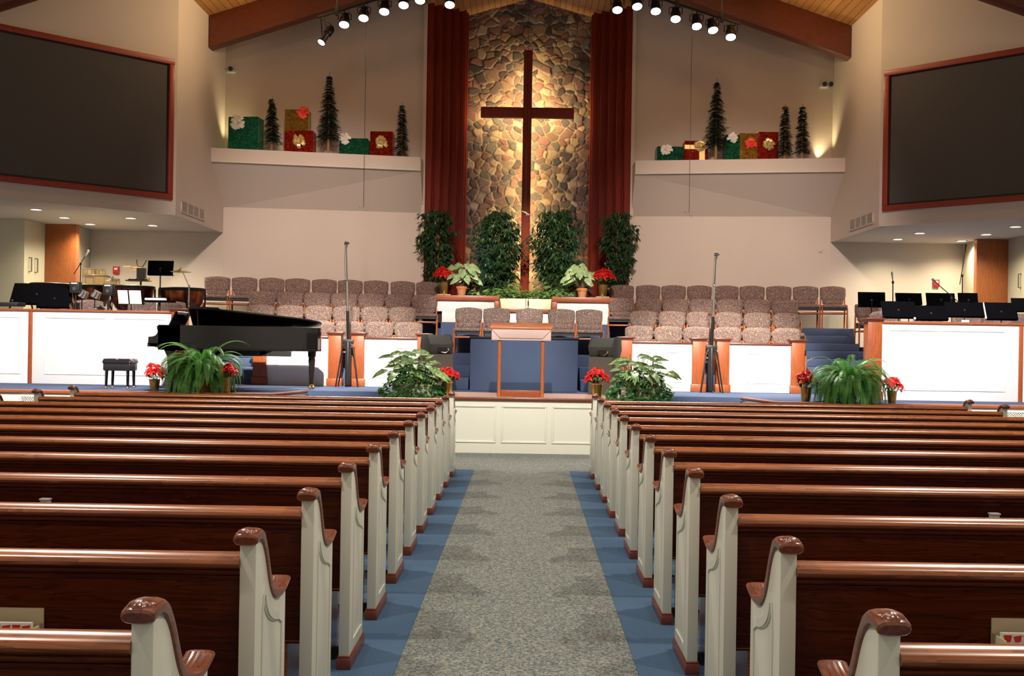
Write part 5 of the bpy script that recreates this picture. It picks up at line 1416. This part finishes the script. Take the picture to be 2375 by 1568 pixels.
def ground_plant(px_, Y, h, w, lab, seed, mat='ground', n=110, long=False):
    rr = random.Random(seed); p = at(px_, 690, Y); t = thing('leafy_ground_plant', lab, 'plant', (p.x, Y, G), group='low green plants in the planter'); m = MB(); st = MB()
    for k in range(n):
        a = rr.uniform(0,2*PI); r = w*math.sqrt(rr.random()); z = h*(.15+.85*rr.random())*(1-.6*(r/w)**2)
        d = Vector((math.cos(a), math.sin(a)-.35, rr.uniform(-.5,.7))); L = rr.uniform(.06,.11)*(1.6 if long else 1)
        pp = Vector((r*math.cos(a), r*math.sin(a)*.6, z)); m.leaf(pp, d, (0,-.5,1), L, L*(.28 if long else .6), .35, .15)
        if k % 6 == 0: st.tube([(0,0,0), pp*.6, pp], .003, 4)
    st.build('stems', M['stem'], t, recalc=False); m.build('leaves', M[mat], t, recalc=False)
gps = [(1112,21.3,.18,.20),(1140,21.2,.22,.22),(1172,21.25,.26,.20),(1190,21.5,.42,.16),(1205,21.3,.22,.18),(1243,21.3,.20,.18),(1256,21.6,.40,.18),(1278,21.3,.26,.20),(1300,21.2,.22,.16),(1318,21.35,.20,.16)]
wd = ['just right of the left terracotta pot','under the large left ficus, near its left side','under the large left ficus, near its trunk','tall one just left of the cross foot','low one touching the left of the cross foot','low one touching the right of the cross foot','tall one just right of the cross foot','under the large right ficus, left of its trunk','under the large right ficus trunk','just left of the right terracotta pot']
for i, (px_, Y, h, w) in enumerate(gps): ground_plant(px_, Y, h, w, 'low leafy green plant '+wd[i], 70+i, n=120)
ground_plant(1109, 21.0, .22, .10, 'long-bladed pale plant beside the left terracotta pot', 90, 'varieg', 24, True)
ground_plant(1312, 20.95, .20, .14, 'long-bladed pale plant left of the right terracotta pot', 91, 'varieg', 26, True)
ground_plant(1345, 21.7, .75, .16, 'upright dark plant standing against the right stone edge', 92, 'ficus', 160, True)
ground_plant(1095, 21.5, .45, .24, 'dark leafy plant right of the left caladium', 93, 'ficus', 220)

# ================================================================== LIGHTS
def spot(loc, tgt, power, ang_, blend, col, rad=.15, name='spot'):
    l = bpy.data.lights.new(name, 'SPOT'); l.energy = power; l.spot_size = math.radians(ang_); l.spot_blend = blend; l.color = col; l.shadow_soft_size = rad
    o = bpy.data.objects.new(name, l); o.location = loc; C.objects.link(o)
    o.rotation_euler = (Vector(tgt)-Vector(loc)).to_track_quat('-Z', 'Y').to_euler(); return o
def area(loc, tgt, power, sx, sy, col, name='area'):
    l = bpy.data.lights.new(name, 'AREA'); l.shape = 'RECTANGLE'; l.size = sx; l.size_y = sy; l.energy = power; l.color = col
    o = bpy.data.objects.new(name, l); o.location = loc; C.objects.link(o)
    o.rotation_euler = (Vector(tgt)-Vector(loc)).to_track_quat('-Z', 'Y').to_euler(); return o
K = 1.0
for s in (-1, 1):
    # front-of-house spots over the nave, aimed low at the stage
    spot((s*3.0, 8.5, 7.2), (s*7.1, 16.8, 1.0), 9500*K, 24, .6, (1,.93,.90), .10)
    spot((s*2.0, 8.5, 7.6), (s*3.3, 18.5, 1.0), 17000*K, 21.5, .75, (1,.94,.82), .10)
    spot((s*1.2, 9.0, 7.8), (s*.8, 18.0, 1.1), 2800*K, 20, .7, (1,.94,.88), .10)
    spot((s*1.0, 9.0, 8.0), (s*.8, 20.2, 2.0), 7500*K, 12, .7, (1,.93,.84), .10)
    # softer wash on the choir and the wall above it
    spot((s*1.5, 8.5, 8.2), (s*4.2, 22.0, 2.6), 6300*K, 31, 1.0, (1,.79,.70), .3)
    spot((s*2.5, 9.0, 8.4), (s*4.2, 22.0, 6.0), 700*K, 40, 1.0, (1,.54,.22), .9)  # added soft spot in place of orange bounce on the upper wall
    spot((s*.6, 9.0, 8.2), (s*.2, 22.8, 2.9), 6500*K, 14, .9, (1,.78,.58), .12)
spot((0, 4.5, 9.0), (0, 15.0, .3), 8500*K, 20, .8, (1,.92,.82), .10)
for i, (x, y, z) in enumerate(LAMPS):
    spot((x, y-.05, z-.06), (x*1.7 if i % 2 else x*1.1, 16.6 if i % 2 else 13.2, .3), (1300 if i % 2 else 450)*K, 46, .8, (1,.93,.84), .09, 'bar_spot')
# house lamps in the nave ceiling
for s in (-1, 1):
    spot((s*5.0, 9.0, cz(5)-.25), (s*4.6, 8.0, 0), 1700*K, 110, .6, (1,.91,.78), .14, 'house_lamp')
    spot((s*4.6, 2.5, cz(5)-.25), (s*3.6, 4.0, 0), 900*K, 110, .6, (1,.91,.78), .14, 'house_lamp')
    spot((s*1.2, 5.5, 9.0), (s*.8, 6.5, 0), 400*K, 100, .8, (1,.93,.84), .14, 'house_lamp')
for x, y in DL:
    spot((x, y, 3.655), (x, y, 0), 190*K, 150, .8, (1,.86,.60), .08, 'downlight')
for a, b_, p_ in (((-.03,23.32,4.6),(.12,3.9),80), ((-.03,23.32,7.1),(.12,.9),26), ((-.55,23.32,6.47),(.8,.1),19), ((.5,23.32,6.47),(.8,.1),19)):
    area(a, (a[0], 24, a[2]), p_*K, b_[0], b_[1], (1,.74,.38), 'cross_backlight')
for s in (-1, 1):
    spot((s*5.88, 21.965, 5.30), (s*6.2, 21.70, 7.0), 70*K, 75, 1, (1,.80,.42), .02, 'ledge_uplight')
    spot((s*3.2, 19.1, 7.65), (s*5.6, 18.8, 8.1), 330*K, 130, 1, (1,.70,.38), .10, 'added_ceiling_fill')  # added fill that brightens the ceiling planks, belongs to no fixture
    spot((s*1.45, 21.55, 2.5), (s*.95, 22.2, 3.5), 130*K, 70, .8, (.10,.35,1), .03, 'plant_uplight')
w = bpy.data.worlds.new('world'); w.use_nodes = True; bpy.context.scene.world = w
w.node_tree.nodes['Background'].inputs[0].default_value = (1,.88,.70,1); w.node_tree.nodes['Background'].inputs[1].default_value = .50

# ================================================================== CAMERA
cam = bpy.data.cameras.new('camera'); co = bpy.data.objects.new('camera', cam); C.objects.link(co)
co.location = (0, 0, EYE)
cam.sensor_fit = 'HORIZONTAL'; cam.sensor_width = 36; cam.lens = F/2375*36
cam.clip_start = .05; cam.clip_end = 200
co.matrix_world = Matrix.Translation((0,0,EYE)) @ Matrix.Rotation(PI/2, 4, 'X') @ Matrix.Rotation(ROLL, 4, 'Z')
# principal point: vanishing point of the aisle sits at VPX, VPY
cam.shift_x = (2375/2-VPX)/2375; cam.shift_y = (VPY-1568/2)/2375
bpy.context.scene.camera = co
sc = bpy.context.scene
sc.view_settings.view_transform = 'Standard'; sc.view_settings.look = 'None'; sc.view_settings.exposure = 0; sc.view_settings.gamma = 1
sc.view_settings.use_curve_mapping = False
